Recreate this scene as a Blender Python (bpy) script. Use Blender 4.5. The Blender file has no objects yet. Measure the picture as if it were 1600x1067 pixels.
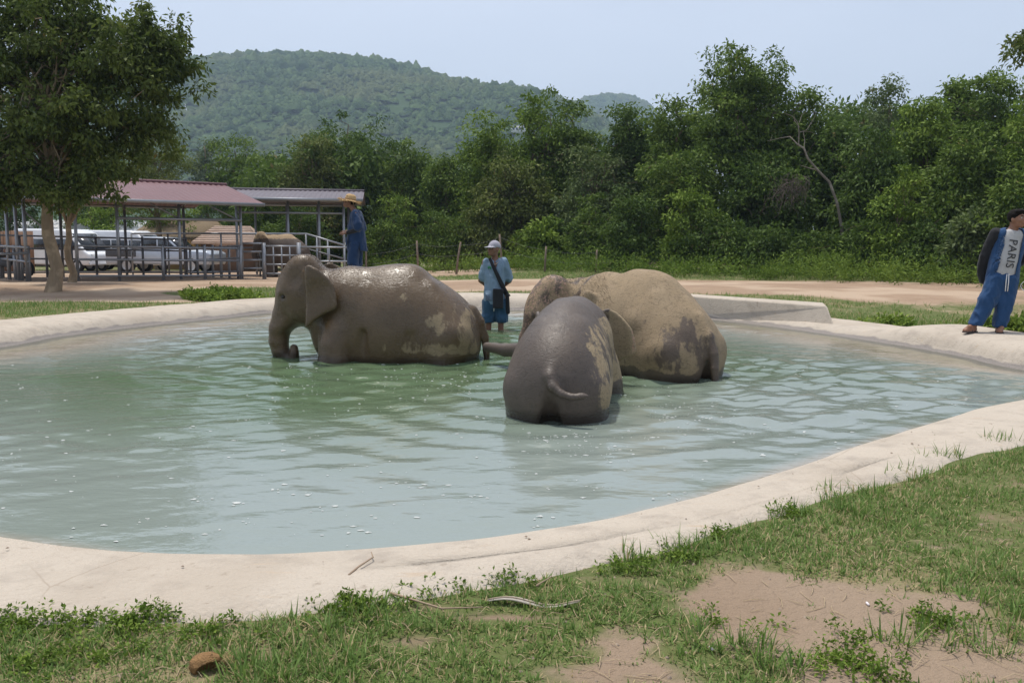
import bpy, math, random
import numpy as np
from mathutils import Matrix, Vector
PI = math.pi
SC = bpy.context.scene
COL = SC.collection

# ------------------------------------------------------------------ camera, sky, sun, exposure
F_PX, CX, CY = 1350.0, 800.0, 533.5
CAM_Z, PITCH, ROLL = 1.5, math.atan(162.5 / 1350.0), 0.008
_fw = np.array([0, math.cos(PITCH), -math.sin(PITCH)])
_up0 = np.array([0, math.sin(PITCH), math.cos(PITCH)])
_rt0 = np.array([1.0, 0, 0])
_rt = _rt0 * math.cos(ROLL) + _up0 * math.sin(ROLL)
_up = _up0 * math.cos(ROLL) - _rt0 * math.sin(ROLL)
cam = bpy.data.cameras.new('camera')
cam.sensor_width = 36.0
cam.lens = 36.0 * F_PX / 1600.0
cam.clip_start, cam.clip_end = 0.05, 6000.0
camo = bpy.data.objects.new('camera', cam)
COL.objects.link(camo)
camo.matrix_world = Matrix(((_rt[0], _up[0], -_fw[0], 0), (_rt[1], _up[1], -_fw[1], 0), (_rt[2], _up[2], -_fw[2], CAM_Z), (0, 0, 0, 1)))
SC.camera = camo

SUN_EL, SUN_AZ = math.radians(74), math.radians(-35)     # azimuth measured from +Y (away from the camera) towards +X
world = bpy.data.worlds.new('World')
SC.world = world
world.use_nodes = True
_n = world.node_tree.nodes
_l = world.node_tree.links
_n.clear()
_sky = _n.new('ShaderNodeTexSky')
_sky.sky_type = 'NISHITA'
_sky.sun_disc = False
_sky.sun_elevation = SUN_EL
_sky.sun_rotation = SUN_AZ
_sky.altitude = 0
_sky.air_density = 1.0
_sky.dust_density = 4.0
_sky.ozone_density = 1.5
# thin high cloud veil: the sky is a pale, milky blue
_tc = _n.new('ShaderNodeTexCoord')
_mp = _n.new('ShaderNodeMapping')
_mp.inputs['Scale'].default_value = (1.0, 1.0, 2.6)
_nz = _n.new('ShaderNodeTexNoise')
_nz.inputs['Scale'].default_value = 2.2
_nz.inputs['Detail'].default_value = 6
_rmp = _n.new('ShaderNodeMapRange')
_rmp.inputs['From Min'].default_value = 0.3
_rmp.inputs['From Max'].default_value = 0.75
_rmp.inputs['To Min'].default_value = 0.55
_rmp.inputs['To Max'].default_value = 0.72
_mx = _n.new('ShaderNodeMix')
_mx.data_type = 'RGBA'
_mx.inputs[7].default_value = (6.2, 6.7, 7.75, 1)
_bg = _n.new('ShaderNodeBackground')
_bg.inputs['Strength'].default_value = 0.106
_wo = _n.new('ShaderNodeOutputWorld')
_l.new(_tc.outputs['Generated'], _mp.inputs['Vector'])
_l.new(_mp.outputs['Vector'], _nz.inputs['Vector'])
_l.new(_nz.outputs['Fac'], _rmp.inputs['Value'])
_l.new(_rmp.outputs['Result'], _mx.inputs[0])
_l.new(_sky.outputs['Color'], _mx.inputs[6])
_l.new(_mx.outputs[2], _bg.inputs['Color'])
_l.new(_bg.outputs['Background'], _wo.inputs['Surface'])

sun = bpy.data.lights.new('sun', 'SUN')
sun.energy = 2.7
sun.angle = math.radians(3.0)
sun.color = (1.0, 0.95, 0.87)
suno = bpy.data.objects.new('sun', sun)
COL.objects.link(suno)
_sd = Vector((math.sin(SUN_AZ) * math.cos(SUN_EL), math.cos(SUN_AZ) * math.cos(SUN_EL), math.sin(SUN_EL)))
suno.rotation_euler = (-_sd).to_track_quat('-Z', 'Y').to_euler()
suno.location = (0, 0, 60)

SC.view_settings.view_transform = 'Standard'
SC.view_settings.look = 'None'
SC.view_settings.exposure = 0.44
SC.view_settings.gamma = 1.0
SC.view_settings.use_curve_mapping = False
SC.render.engine = 'CYCLES'
SC.cycles.max_bounces = 6
SC.cycles.diffuse_bounces = 3
SC.cycles.glossy_bounces = 3
SC.cycles.transmission_bounces = 4
SC.cycles.transparent_max_bounces = 8
SC.cycles.volume_bounces = 0
SC.cycles.caustics_reflective = False
SC.cycles.caustics_refractive = False
SC.cycles.use_denoising = True

# ------------------------------------------------------------------ measuring helpers
def ray(px, py):
    return _fw + (px - CX) / F_PX * _rt - (py - CY) / F_PX * _up
def at(px, py, z):
    r = ray(px, py)
    t = (z - CAM_Z) / r[2]
    return np.array([r[0] * t, r[1] * t, z])
def atd(px, py, d):
    r = ray(px, py)
    t = d / r[1]
    return np.array([r[0] * t, d, CAM_Z + r[2] * t])

# ------------------------------------------------------------------ numpy helpers
def _hash(ix, iy, iz, seed):
    h = (ix.astype(np.int64) * 374761393 + iy.astype(np.int64) * 668265263 + iz.astype(np.int64) * 2147483647 + seed * 974634777) & 0xFFFFFFFF
    h = ((h ^ (h >> 13)) * 1274126177) & 0xFFFFFFFF
    h = ((h ^ (h >> 16)) * 2246822519) & 0xFFFFFFFF
    return ((h ^ (h >> 15)) & 0xFFFFFF) / float(0xFFFFFF)
def noise3(P, scale=1.0, seed=0):
    Q = np.asarray(P, dtype=np.float64) * scale
    I = np.floor(Q)
    f = Q - I
    f = f * f * (3 - 2 * f)
    I = I.astype(np.int64)
    r = 0
    for dx in (0, 1):
        for dy in (0, 1):
            for dz in (0, 1):
                w = (f[:, 0] if dx else 1 - f[:, 0]) * (f[:, 1] if dy else 1 - f[:, 1]) * (f[:, 2] if dz else 1 - f[:, 2])
                r = r + w * _hash(I[:, 0] + dx, I[:, 1] + dy, I[:, 2] + dz, seed)
    return r
def fbm(P, scale=1.0, octaves=3, seed=0):
    a, s, t = 1.0, 0.0, 0.0
    for o in range(octaves):
        s = s + a * noise3(P, scale * 2 ** o, seed + o * 17)
        t += a
        a *= 0.5
    return s / t
def noise2(x, y, scale=1.0, seed=0, octaves=3):
    x = np.asarray(x, float)
    return fbm(np.stack([x.ravel(), np.asarray(y, float).ravel(), np.full(x.size, 0.37)], 1), scale, octaves, seed).reshape(x.shape)
def sstep(a, b, x):
    t = np.clip((x - a) / (b - a), 0, 1)
    return t * t * (3 - 2 * t)

# ------------------------------------------------------------------ mesh helpers
def mesh_np(name, V, faces, mat=None, smooth=True, attrs=None):
    """faces: list of int arrays (n,k)"""
    V = np.asarray(V, dtype=np.float32)
    if not isinstance(faces, (list, tuple)):
        faces = [faces]
    faces = [np.asarray(f, dtype=np.int32) for f in faces if len(f)]
    me = bpy.data.meshes.new(name)
    me.vertices.add(len(V))
    me.vertices.foreach_set('co', V.ravel())
    loops = np.concatenate([f.ravel() for f in faces])
    tot = np.concatenate([np.full(len(f), f.shape[1], dtype=np.int32) for f in faces])
    start = np.concatenate([[0], np.cumsum(tot)[:-1]]).astype(np.int32)
    me.loops.add(len(loops))
    me.loops.foreach_set('vertex_index', loops)
    me.polygons.add(len(tot))
    me.polygons.foreach_set('loop_start', start)
    if smooth:
        me.polygons.foreach_set('use_smooth', np.ones(len(tot), dtype=bool))
    me.update(calc_edges=True)
    if attrs:
        for k, a in attrs.items():
            at_ = me.attributes.new(k, 'FLOAT', 'POINT')
            at_.data.foreach_set('value', np.asarray(a, dtype=np.float32))
    if mat is not None:
        me.materials.append(mat)
    return me
def link(name, me, parent=None, loc=None, rotz=None):
    o = bpy.data.objects.new(name, me)
    COL.objects.link(o)
    if parent is not None:
        o.parent = parent
    if loc is not None:
        o.location = [float(c) for c in loc]
    if rotz is not None:
        o.rotation_euler = (0, 0, rotz)
    return o
def tag(o, label=None, cat=None, group=None, kind=None):
    if label: o['label'] = label
    if cat: o['category'] = cat
    if group: o['group'] = group
    if kind: o['kind'] = kind
    return o
def empty(name, loc=(0, 0, 0), rotz=0.0, label=None, cat=None, group=None):
    o = bpy.data.objects.new(name, None)
    COL.objects.link(o)
    o.location = [float(c) for c in loc]
    o.rotation_euler = (0, 0, rotz)
    o.empty_display_size = 0.2
    return tag(o, label, cat, group)

class MB:
    """collects simple solids, then builds one mesh object"""
    def __init__(s):
        s.V = []; s.F = {}; s.n = 0
    def add(s, V, F):
        V = np.asarray(V, float)
        s.V.append(V)
        for f in (F if isinstance(F, list) else [F]):
            f = np.asarray(f)
            if len(f): s.F.setdefault(f.shape[1], []).append(f + s.n)
        s.n += len(V)
        return s
    def box(s, c, size, rotz=0.0, R=None, bev=0.0):
        hx, hy, hz = [q / 2 for q in size]
        b = min(bev, hx * .9, hy * .9, hz * .9)
        if b <= 0:
            V = np.array([[x, y, z] for x in (-hx, hx) for y in (-hy, hy) for z in (-hz, hz)])
            F = [np.array([[0, 1, 3, 2], [4, 6, 7, 5], [0, 4, 5, 1], [2, 3, 7, 6], [0, 2, 6, 4], [1, 5, 7, 3]])]
        else:
            V = []; idx = {}
            for sx in (-1, 1):
                for sy in (-1, 1):
                    for sz in (-1, 1):
                        for k, q in enumerate(((hx, hy - b, hz - b), (hx - b, hy, hz - b), (hx - b, hy - b, hz))):
                            idx[(sx, sy, sz, k)] = len(V)
                            V.append((sx * q[0], sy * q[1], sz * q[2]))
            V = np.array(V); Q = []; T = []
            for sg in (-1, 1):
                q = [idx[(sg, -1, -1, 0)], idx[(sg, 1, -1, 0)], idx[(sg, 1, 1, 0)], idx[(sg, -1, 1, 0)]]; Q.append(q if sg > 0 else q[::-1])
                q = [idx[(-1, sg, -1, 1)], idx[(1, sg, -1, 1)], idx[(1, sg, 1, 1)], idx[(-1, sg, 1, 1)]]; Q.append(q[::-1] if sg > 0 else q)
                q = [idx[(-1, -1, sg, 2)], idx[(1, -1, sg, 2)], idx[(1, 1, sg, 2)], idx[(-1, 1, sg, 2)]]; Q.append(q if sg > 0 else q[::-1])
            for a in (-1, 1):
                for c_ in (-1, 1):
                    Q.append([idx[(a, c_, -1, 0)], idx[(a, c_, 1, 0)], idx[(a, c_, 1, 1)], idx[(a, c_, -1, 1)]])
                    Q.append([idx[(a, -1, c_, 0)], idx[(a, 1, c_, 0)], idx[(a, 1, c_, 2)], idx[(a, -1, c_, 2)]])
                    Q.append([idx[(-1, a, c_, 1)], idx[(1, a, c_, 1)], idx[(1, a, c_, 2)], idx[(-1, a, c_, 2)]])
                    for e in (-1, 1):
                        T.append([idx[(a, c_, e, 0)], idx[(a, c_, e, 1)], idx[(a, c_, e, 2)]])
            F = [np.array(Q), np.array(T)]
        if R is None:
            ca, sa = math.cos(rotz), math.sin(rotz)
            R = np.array([[ca, -sa, 0], [sa, ca, 0], [0, 0, 1]])
        return s.add(V @ np.asarray(R).T + np.asarray(c, float), F)
    def tube(s, P, r, n=8, caps=True):
        P = np.asarray(P, float)
        r = np.broadcast_to(np.asarray(r, float), (len(P),))
        T = np.gradient(P, axis=0)
        T /= np.linalg.norm(T, axis=1)[:, None] + 1e-9
        ref = np.array([0, 0, 1.0]) if abs(T[0][2]) < .9 else np.array([1.0, 0, 0])
        A = np.cross(T, ref); A /= np.linalg.norm(A, axis=1)[:, None] + 1e-9
        for i in range(1, len(P)):
            a = A[i - 1] - T[i] * (A[i - 1] @ T[i])
            A[i] = a / (np.linalg.norm(a) + 1e-9)
        B = np.cross(T, A)
        th = np.linspace(0, 2 * PI, n, endpoint=False)
        V = (P[:, None, :] + r[:, None, None] * (np.cos(th)[None, :, None] * A[:, None, :] + np.sin(th)[None, :, None] * B[:, None, :])).reshape(-1, 3)
        F = []
        i = np.arange(len(P) - 1)[:, None] * n
        j = np.arange(n)[None, :]
        k = (j + 1) % n
        Q = np.stack([i + j, i + k, i + n + k, i + n + j], -1).reshape(-1, 4)
        F = [Q]
        if caps:
            F.append(np.array([list(range(n))[::-1]]))
            F.append(np.array([list(range((len(P) - 1) * n, len(P) * n))]))
        return s.add(V, F)
    def bar(s, a, b, r, n=8):
        return s.tube([a, b], [r, r], n)
    def lathe(s, prof, c=(0, 0, 0), n=16, R=None):
        th = np.linspace(0, 2 * PI, n, endpoint=False)
        prof = np.asarray(prof, float)
        V = np.stack([prof[:, 0][:, None] * np.cos(th), prof[:, 0][:, None] * np.sin(th), np.repeat(prof[:, 1][:, None], n, 1)], -1).reshape(-1, 3)
        if R is not None: V = V @ np.asarray(R).T
        m = len(prof)
        i = np.arange(m - 1)[:, None] * n
        j = np.arange(n)[None, :]
        k = (j + 1) % n
        return s.add(V + np.asarray(c, float), np.stack([i + j, i + k, i + n + k, i + n + j], -1).reshape(-1, 4))
    def prism(s, poly, h0, h1, axis='y'):
        """polygon in (a,b) extruded along the third axis from h0 to h1; axis y: poly is (x,z)"""
        poly = np.asarray(poly, float)
        n = len(poly)
        def put(h):
            if axis == 'y': return np.stack([poly[:, 0], np.full(n, h), poly[:, 1]], 1)
            if axis == 'z': return np.stack([poly[:, 0], poly[:, 1], np.full(n, h)], 1)
            return np.stack([np.full(n, h), poly[:, 0], poly[:, 1]], 1)
        V = np.concatenate([put(h0), put(h1)])
        j = np.arange(n); k = (j + 1) % n
        return s.add(V, [np.stack([j, k, k + n, j + n], 1), np.array([list(range(n))[::-1]]), np.array([list(range(n, 2 * n))])])
    def build(s, name, mat, parent=None, smooth=False, loc=None, rotz=None, attrs=None):
        fs = [np.concatenate(v) for v in s.F.values()]
        return link(name, mesh_np(name, np.concatenate(s.V), fs, mat, smooth, attrs), parent, loc, rotz)

# ------------------------------------------------------------------ signed-distance modelling
def ell(P, c, r):
    q = P - np.asarray(c, np.float32)
    r = np.asarray(r, np.float32)
    k0 = np.linalg.norm(q / r, axis=1)
    k1 = np.linalg.norm(q / (r * r), axis=1) + 1e-9
    return k0 * (k0 - 1) / k1
def rc(P, a, b, ra, rb):
    a = np.asarray(a, np.float32); b = np.asarray(b, np.float32)
    ba = b - a
    pa = P - a
    h = np.clip(pa @ ba / (ba @ ba + 1e-12), 0, 1)
    return np.linalg.norm(pa - h[:, None] * ba, axis=1) - (ra + (rb - ra) * h)
def chain(P, pts, k=0.0):
    d = None
    for p, q in zip(pts[:-1], pts[1:]):
        e = rc(P, p[:3], q[:3], p[3], q[3])
        d = e if d is None else (smin(d, e, k) if k else np.minimum(d, e))
    return d
def rbox(P, c, h, r, rotz=0.0):
    q = P - np.asarray(c, np.float32)
    if rotz:
        ca, sa = math.cos(-rotz), math.sin(-rotz)
        q = np.stack([q[:, 0] * ca - q[:, 1] * sa, q[:, 0] * sa + q[:, 1] * ca, q[:, 2]], 1)
    q = np.abs(q) - (np.asarray(h, np.float32) - r)
    return np.linalg.norm(np.maximum(q, 0), axis=1) + np.minimum(q.max(1), 0) - r
def smin(a, b, k):
    h = np.maximum(k - np.abs(a - b), 0) / k
    return np.minimum(a, b) - h * h * k * 0.25
def smax(a, b, k):
    return -smin(-a, -b, k)
def poly2d(U, V, pts):
    pts = np.asarray(pts, np.float32)
    d = np.full(len(U), 1e9, np.float32)
    s = np.ones(len(U), np.float32)
    n = len(pts)
    for i in range(n):
        a = pts[i]; b = pts[i - 1]
        ex, ey = b - a
        wx = U - a[0]; wy = V - a[1]
        h = np.clip((wx * ex + wy * ey) / (ex * ex + ey * ey), 0, 1)
        bx = wx - ex * h; by = wy - ey * h
        d = np.minimum(d, bx * bx + by * by)
        c1 = V >= a[1]; c2 = V < b[1]; c3 = ex * wy > ey * wx
        flip = (c1 & c2 & c3) | (~c1 & ~c2 & ~c3)
        s = np.where(flip, -s, s)
    return s * np.sqrt(d)
def nets(f, lo, hi, h, m=4):
    """surface nets over a narrow band; returns vertices and quads"""
    lo = np.asarray(lo, float); hi = np.asarray(hi, float)
    nb = np.maximum(np.ceil((hi - lo) / (h * m)).astype(int), 1)
    H = h * m
    cg = np.stack(np.meshgrid(*[lo[i] + (np.arange(nb[i]) + .5) * H for i in range(3)], indexing='ij'), -1).reshape(-1, 3).astype(np.float32)
    cf = f(cg).reshape(nb)
    need = np.abs(cf) < H * 1.9
    full = np.repeat(np.repeat(np.repeat(np.where(cf > 0, 1.0, -1.0), m, 0), m, 1), m, 2).astype(np.float32)
    mask = np.repeat(np.repeat(np.repeat(need, m, 0), m, 1), m, 2)
    ii = np.argwhere(mask)
    pts = (lo + (ii + .5) * h).astype(np.float32)
    full[mask] = f(pts)
    S = full < 0
    nx, ny, nz = full.shape
    cnt = np.zeros((nx - 1, ny - 1, nz - 1), np.int8)
    for a in (0, 1):
        for b in (0, 1):
            for c in (0, 1):
                cnt += S[a:nx - 1 + a, b:ny - 1 + b, c:nz - 1 + c]
    act = (cnt > 0) & (cnt < 8)
    ci = np.argwhere(act)
    idx = np.full(act.shape, -1, np.int64)
    idx[act] = np.arange(len(ci))
    acc = np.zeros((len(ci), 3)); num = np.zeros(len(ci))
    cor = [(a, b, c) for a in (0, 1) for b in (0, 1) for c in (0, 1)]
    for p in cor:
        for ax in range(3):
            if p[ax] == 0:
                q = list(p); q[ax] = 1
                fa = full[ci[:, 0] + p[0], ci[:, 1] + p[1], ci[:, 2] + p[2]]
                fb = full[ci[:, 0] + q[0], ci[:, 1] + q[1], ci[:, 2] + q[2]]
                cr = (fa < 0) != (fb < 0)
                t = np.where(cr, fa / np.where(cr, fa - fb, 1), 0)
                pos = np.tile(np.array(p, float), (len(ci), 1)); pos[:, ax] = t
                acc += pos * cr[:, None]; num += cr
    V = lo + (ci + acc / num[:, None] + .5) * h
    Q = []
    for ax in range(3):
        sl0 = [slice(None)] * 3; sl1 = [slice(None)] * 3
        sl0[ax] = slice(0, full.shape[ax] - 1); sl1[ax] = slice(1, full.shape[ax])
        a = S[tuple(sl0)]; b = S[tuple(sl1)]
        e = np.argwhere(a != b)
        o1, o2 = [(1, 2), (2, 0), (0, 1)][ax]
        ok = (e[:, o1] > 0) & (e[:, o2] > 0) & (e[:, o1] < full.shape[o1] - 1) & (e[:, o2] < full.shape[o2] - 1)
        e = e[ok]
        ins = a[e[:, 0], e[:, 1], e[:, 2]]
        def g(d1, d2):
            k = e.copy(); k[:, o1] -= d1; k[:, o2] -= d2
            return idx[k[:, 0], k[:, 1], k[:, 2]]
        q = np.stack([g(1, 1), g(0, 1), g(0, 0), g(1, 0)], 1)
        q[~ins] = q[~ins][:, ::-1]
        Q.append(q)
    return V, np.concatenate(Q)
def relax(V, Q, n=1, lam=0.5):
    """light Laplacian smoothing"""
    E = np.concatenate([Q[:, [0, 1]], Q[:, [1, 2]], Q[:, [2, 3]], Q[:, [3, 0]]])
    E = np.concatenate([E, E[:, ::-1]])
    deg = np.bincount(E[:, 0], minlength=len(V))[:, None]
    for _ in range(n):
        S = np.stack([np.bincount(E[:, 0], weights=V[E[:, 1], i], minlength=len(V)) for i in range(3)], 1)
        V = V + lam * (S / np.maximum(deg, 1) - V)
    return V

# ------------------------------------------------------------------ material helpers
class NT:
    def __init__(s, name):
        s.m = bpy.data.materials.new(name)
        s.m.use_nodes = True
        s.t = s.m.node_tree
        s.N = s.t.nodes; s.L = s.t.links
        s.N.clear()
        s.out = s.N.new('ShaderNodeOutputMaterial')
    def n(s, typ, **kw):
        o = s.N.new('ShaderNode' + typ)
        for k, v in kw.items():
            if k[0] == '_': setattr(o, k[1:], v)
        return o
    def set(s, o, **kw):
        for k, v in kw.items():
            s.put(o.inputs[k.replace('_', ' ')], v)
        return o
    def put(s, sock, v):
        if isinstance(v, bpy.types.NodeSocket): s.L.new(v, sock)
        elif v is not None:
            if sock.type == 'RGBA' and len(v) == 3: v = (*v, 1)
            sock.default_value = v
    def coord(s, kind='Object', scale=None):
        c = s.N.new('ShaderNodeTexCoord').outputs[kind]
        if scale is not None:
            mp = s.N.new('ShaderNodeMapping')
            mp.inputs['Scale'].default_value = scale if hasattr(scale, '__len__') else (scale,) * 3
            s.L.new(c, mp.inputs['Vector'])
            c = mp.outputs['Vector']
        return c
    def pos(s, scale=None):
        c = s.N.new('ShaderNodeNewGeometry').outputs['Position']
        if scale is not None:
            mp = s.N.new('ShaderNodeMapping')
            mp.inputs['Scale'].default_value = scale if hasattr(scale, '__len__') else (scale,) * 3
            s.L.new(c, mp.inputs['Vector'])
            c = mp.outputs['Vector']
        return c
    def noise(s, vec, scale=5.0, detail=4.0, rough=0.55, dist=0.0, col=False):
        o = s.N.new('ShaderNodeTexNoise')
        s.put(o.inputs['Vector'], vec)
        o.inputs['Scale'].default_value = scale
        o.inputs['Detail'].default_value = detail
        o.inputs['Roughness'].default_value = rough
        o.inputs['Distortion'].default_value = dist
        return o.outputs['Color' if col else 'Fac']
    def vor(s, vec, scale=5.0, feature='F1', rnd=1.0):
        o = s.N.new('ShaderNodeTexVoronoi')
        o.feature = feature
        s.put(o.inputs['Vector'], vec)
        o.inputs['Scale'].default_value = scale
        o.inputs['Randomness'].default_value = rnd
        return o.outputs['Distance']
    def attr(s, name):
        o = s.N.new('ShaderNodeAttribute')
        o.attribute_name = name
        return o.outputs['Fac']
    def math(s, op, a, b=None, c=None, clamp=False):
        o = s.N.new('ShaderNodeMath')
        o.operation = op
        o.use_clamp = clamp
        s.put(o.inputs[0], a)
        if b is not None: s.put(o.inputs[1], b)
        if c is not None: s.put(o.inputs[2], c)
        return o.outputs[0]
    def ramp(s, v, a, b, lo=0.0, hi=1.0, smooth=True):
        o = s.N.new('ShaderNodeMapRange')
        o.interpolation_type = 'SMOOTHSTEP' if smooth else 'LINEAR'
        s.put(o.inputs['Value'], v)
        o.inputs['From Min'].default_value = a
        o.inputs['From Max'].default_value = b
        o.inputs['To Min'].default_value = lo
        o.inputs['To Max'].default_value = hi
        return o.outputs['Result']
    def mix(s, f, a, b):
        o = s.N.new('ShaderNodeMix')
        o.data_type = 'RGBA'
        s.put(o.inputs[0], f); s.put(o.inputs[6], a); s.put(o.inputs[7], b)
        return o.outputs[2]
    def bump(s, h, strength=0.5, dist=0.01, nrm=None):
        o = s.N.new('ShaderNodeBump')
        s.put(o.inputs['Height'], h)
        o.inputs['Strength'].default_value = strength
        o.inputs['Distance'].default_value = dist
        if nrm is not None: s.put(o.inputs['Normal'], nrm)
        return o.outputs['Normal']
    def bsdf(s, color, rough=0.6, normal=None, metal=0.0, spec=0.5, sheen=0.0, **kw):
        o = s.N.new('ShaderNodeBsdfPrincipled')
        s.put(o.inputs['Base Color'], color)
        s.put(o.inputs['Roughness'], rough)
        s.put(o.inputs['Metallic'], metal)
        s.put(o.inputs['Specular IOR Level'], spec)
        if sheen: s.put(o.inputs['Sheen Weight'], sheen)
        if normal is not None: s.put(o.inputs['Normal'], normal)
        for k, v in kw.items():
            s.put(o.inputs[k.replace('_', ' ')], v)
        return o.outputs[0]
    def done(s, shader):
        s.L.new(shader, s.out.inputs['Surface'])
        return s.m
MATS = {}
def simple(name, col, rough=0.6, metal=0.0, var=0.15, scale=6.0, bump=0.0, bscale=40.0, spec=0.4, sheen=0.0):
    """plain surface with a little colour drift and grain"""
    if name in MATS: return MATS[name]
    t = NT(name)
    c = t.coord('Object')
    a = np.array(col)
    col_ = t.mix(t.noise(c, scale, 4), tuple(a * (1 - var)), tuple(np.minimum(a * (1 + var), 1)))
    nb = t.bump(t.noise(c, bscale, 3), bump, 0.01) if bump else None
    MATS[name] = t.done(t.bsdf(col_, rough, nb, metal, spec, sheen))
    return MATS[name]
# ------------------------------------------------------------------ pool outline (measured on the ground plane)
NEAR = [(0, 818), (100, 836), (200, 846), (300, 850), (450, 848), (600, 837), (750, 824), (880, 806), (1000, 781), (1150, 743), (1262, 707), (1375, 674), (1450, 651), (1536, 627), (1600, 615)]
FAR = [(1600, 579), (1487, 554), (1375, 535), (1262, 518), (1127, 501), (1000, 491), (880, 486), (740, 484), (600, 486), (500, 487), (420, 489), (350, 497), (250, 507), (100, 525), (0, 543)]
_c = np.array([-0.6, 9.5])
_pts = []
for p in NEAR:
    w = at(*p, .26)[:2]
    v = _c - w
    _pts.append(w + v / np.linalg.norm(v) * .16)
_pts += [np.array(q) for q in ((6.0, 8.0), (6.75, 8.9), (6.75, 9.7))]
for p in FAR:
    _pts.append(at(*p, 0.0)[:2])
_pts += [np.array(q) for q in ((-7.9, 10.2), (-7.9, 8.4), (-6.7, 6.6), (-5.0, 5.2), (-3.6, 4.25))]
_pts = np.array(_pts)
def closed_spline(P, n):
    P = np.asarray(P, float)
    m = len(P)
    out = []
    for i in range(m):
        p0, p1, p2, p3 = P[i - 1], P[i], P[(i + 1) % m], P[(i + 2) % m]
        for t in np.linspace(0, 1, 24, endpoint=False):
            out.append(.5 * ((2 * p1) + (-p0 + p2) * t + (2 * p0 - 5 * p1 + 4 * p2 - p3) * t ** 2 + (-p0 + 3 * p1 - 3 * p2 + p3) * t ** 3))
    out = np.array(out)
    d = np.r_[0, np.cumsum(np.linalg.norm(np.diff(np.r_[out, out[:1]], axis=0), axis=1))]
    s = np.linspace(0, d[-1], n, endpoint=False)
    o2 = np.r_[out, out[:1]]
    return np.stack([np.interp(s, d, o2[:, 0]), np.interp(s, d, o2[:, 1])], 1)
NP_ = 420
POOL = closed_spline(_pts, NP_)
for _ in range(6):
    POOL = .5 * POOL + .25 * (np.roll(POOL, 1, 0) + np.roll(POOL, -1, 0))
_t = np.roll(POOL, -1, 0) - np.roll(POOL, 1, 0)
_t /= np.linalg.norm(_t, axis=1)[:, None]
PN = np.stack([_t[:, 1], -_t[:, 0]], 1)          # outward normal
if np.mean(np.sum(PN * (POOL - POOL.mean(0)), 1)) < 0: PN = -PN
OUTER = [(0, 957), (200, 968), (300, 962), (450, 948), (600, 928), (750, 908), (900, 888), (1050, 850), (1200, 792), (1400, 742), (1600, 690)]
_ow = np.array([at(*p, .29)[:2] for p in OUTER])
_od = np.stack([np.interp(np.linspace(0, 10, 200), np.arange(11), _ow[:, i]) for i in (0, 1)], 1)
RW = np.full(NP_, 1.15)
for i in range(NP_):
    d = np.linalg.norm(_od - POOL[i], axis=1).min()
    if POOL[i][1] < 7.6 and POOL[i][0] > -3.2: RW[i] = min(d, 1.9)
for _ in range(40):
    RW = .5 * RW + .25 * (np.roll(RW, 1) + np.roll(RW, -1))
BEACH = sstep(8.5, 11.0, POOL[:, 1])              # the far shore shelves gently
def pool_dist(x, y):
    """distance to the shore, positive inside the pool"""
    x = np.asarray(x, float); sh = x.shape
    X = x.ravel(); Y = np.asarray(y, float).ravel()
    best = np.full(X.size, 1e9); bi = np.zeros(X.size, int)
    for s in range(0, X.size, 20000):
        d = (X[s:s + 20000, None] - POOL[None, :, 0]) ** 2 + (Y[s:s + 20000, None] - POOL[None, :, 1]) ** 2
        k = d.argmin(1); bi[s:s + 20000] = k; best[s:s + 20000] = np.sqrt(d[np.arange(len(k)), k])
    sgn = np.sum((np.stack([X, Y], 1) - POOL[bi]) * PN[bi], 1)
    return (np.where(sgn > 0, -best, best)).reshape(sh), bi.reshape(sh)
def depth_at(d, b):
    steep = .9 * sstep(-.05, 1.5, d)
    shelf = .10 * sstep(-.02, 1.5, d) + .14 * sstep(.5, 4.0, d) + .66 * sstep(3.4, 6.4, d)
    return steep * (1 - b) + shelf * b

# ------------------------------------------------------------------ ground
def gz(x, y):
    x = np.asarray(x, float); y = np.asarray(y, float)
    z = .262 - .05 * sstep(8, 18, y)
    left = 1 - sstep(-8, 2, x)
    z = z - left * .025 * np.clip(y - 22, 0, 45) - (1 - left) * .004 * np.clip(y - 22, 0, 100)
    z = z + sstep(10, 16, y) * .05 * (noise2(x, y, .35, 5) - .5) * 2
    z = z - .17 * sstep(2.6, 4.2, x) * (1 - sstep(9.5, 14, x)) * sstep(12.0, 13.4, y) * (1 - sstep(17, 20, y))
    z = z - .10 * (1 - sstep(-4.6, -2.6, x)) * sstep(8.0, 10, y) * (1 - sstep(19, 23, y))
    z = z + .012 * (noise2(x, y, 2.3, 9) - .5) * 2 * (1 - sstep(12, 18, y))
    return z
def gz1(x, y): return float(gz(np.array([x]), np.array([y]))[0])
def blob(x, y, cx, cy, rx, ry, e=.5):
    return 1 - sstep(1 - e, 1 + e, np.sqrt(((x - cx) / rx) ** 2 + ((y - cy) / ry) ** 2))
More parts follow.
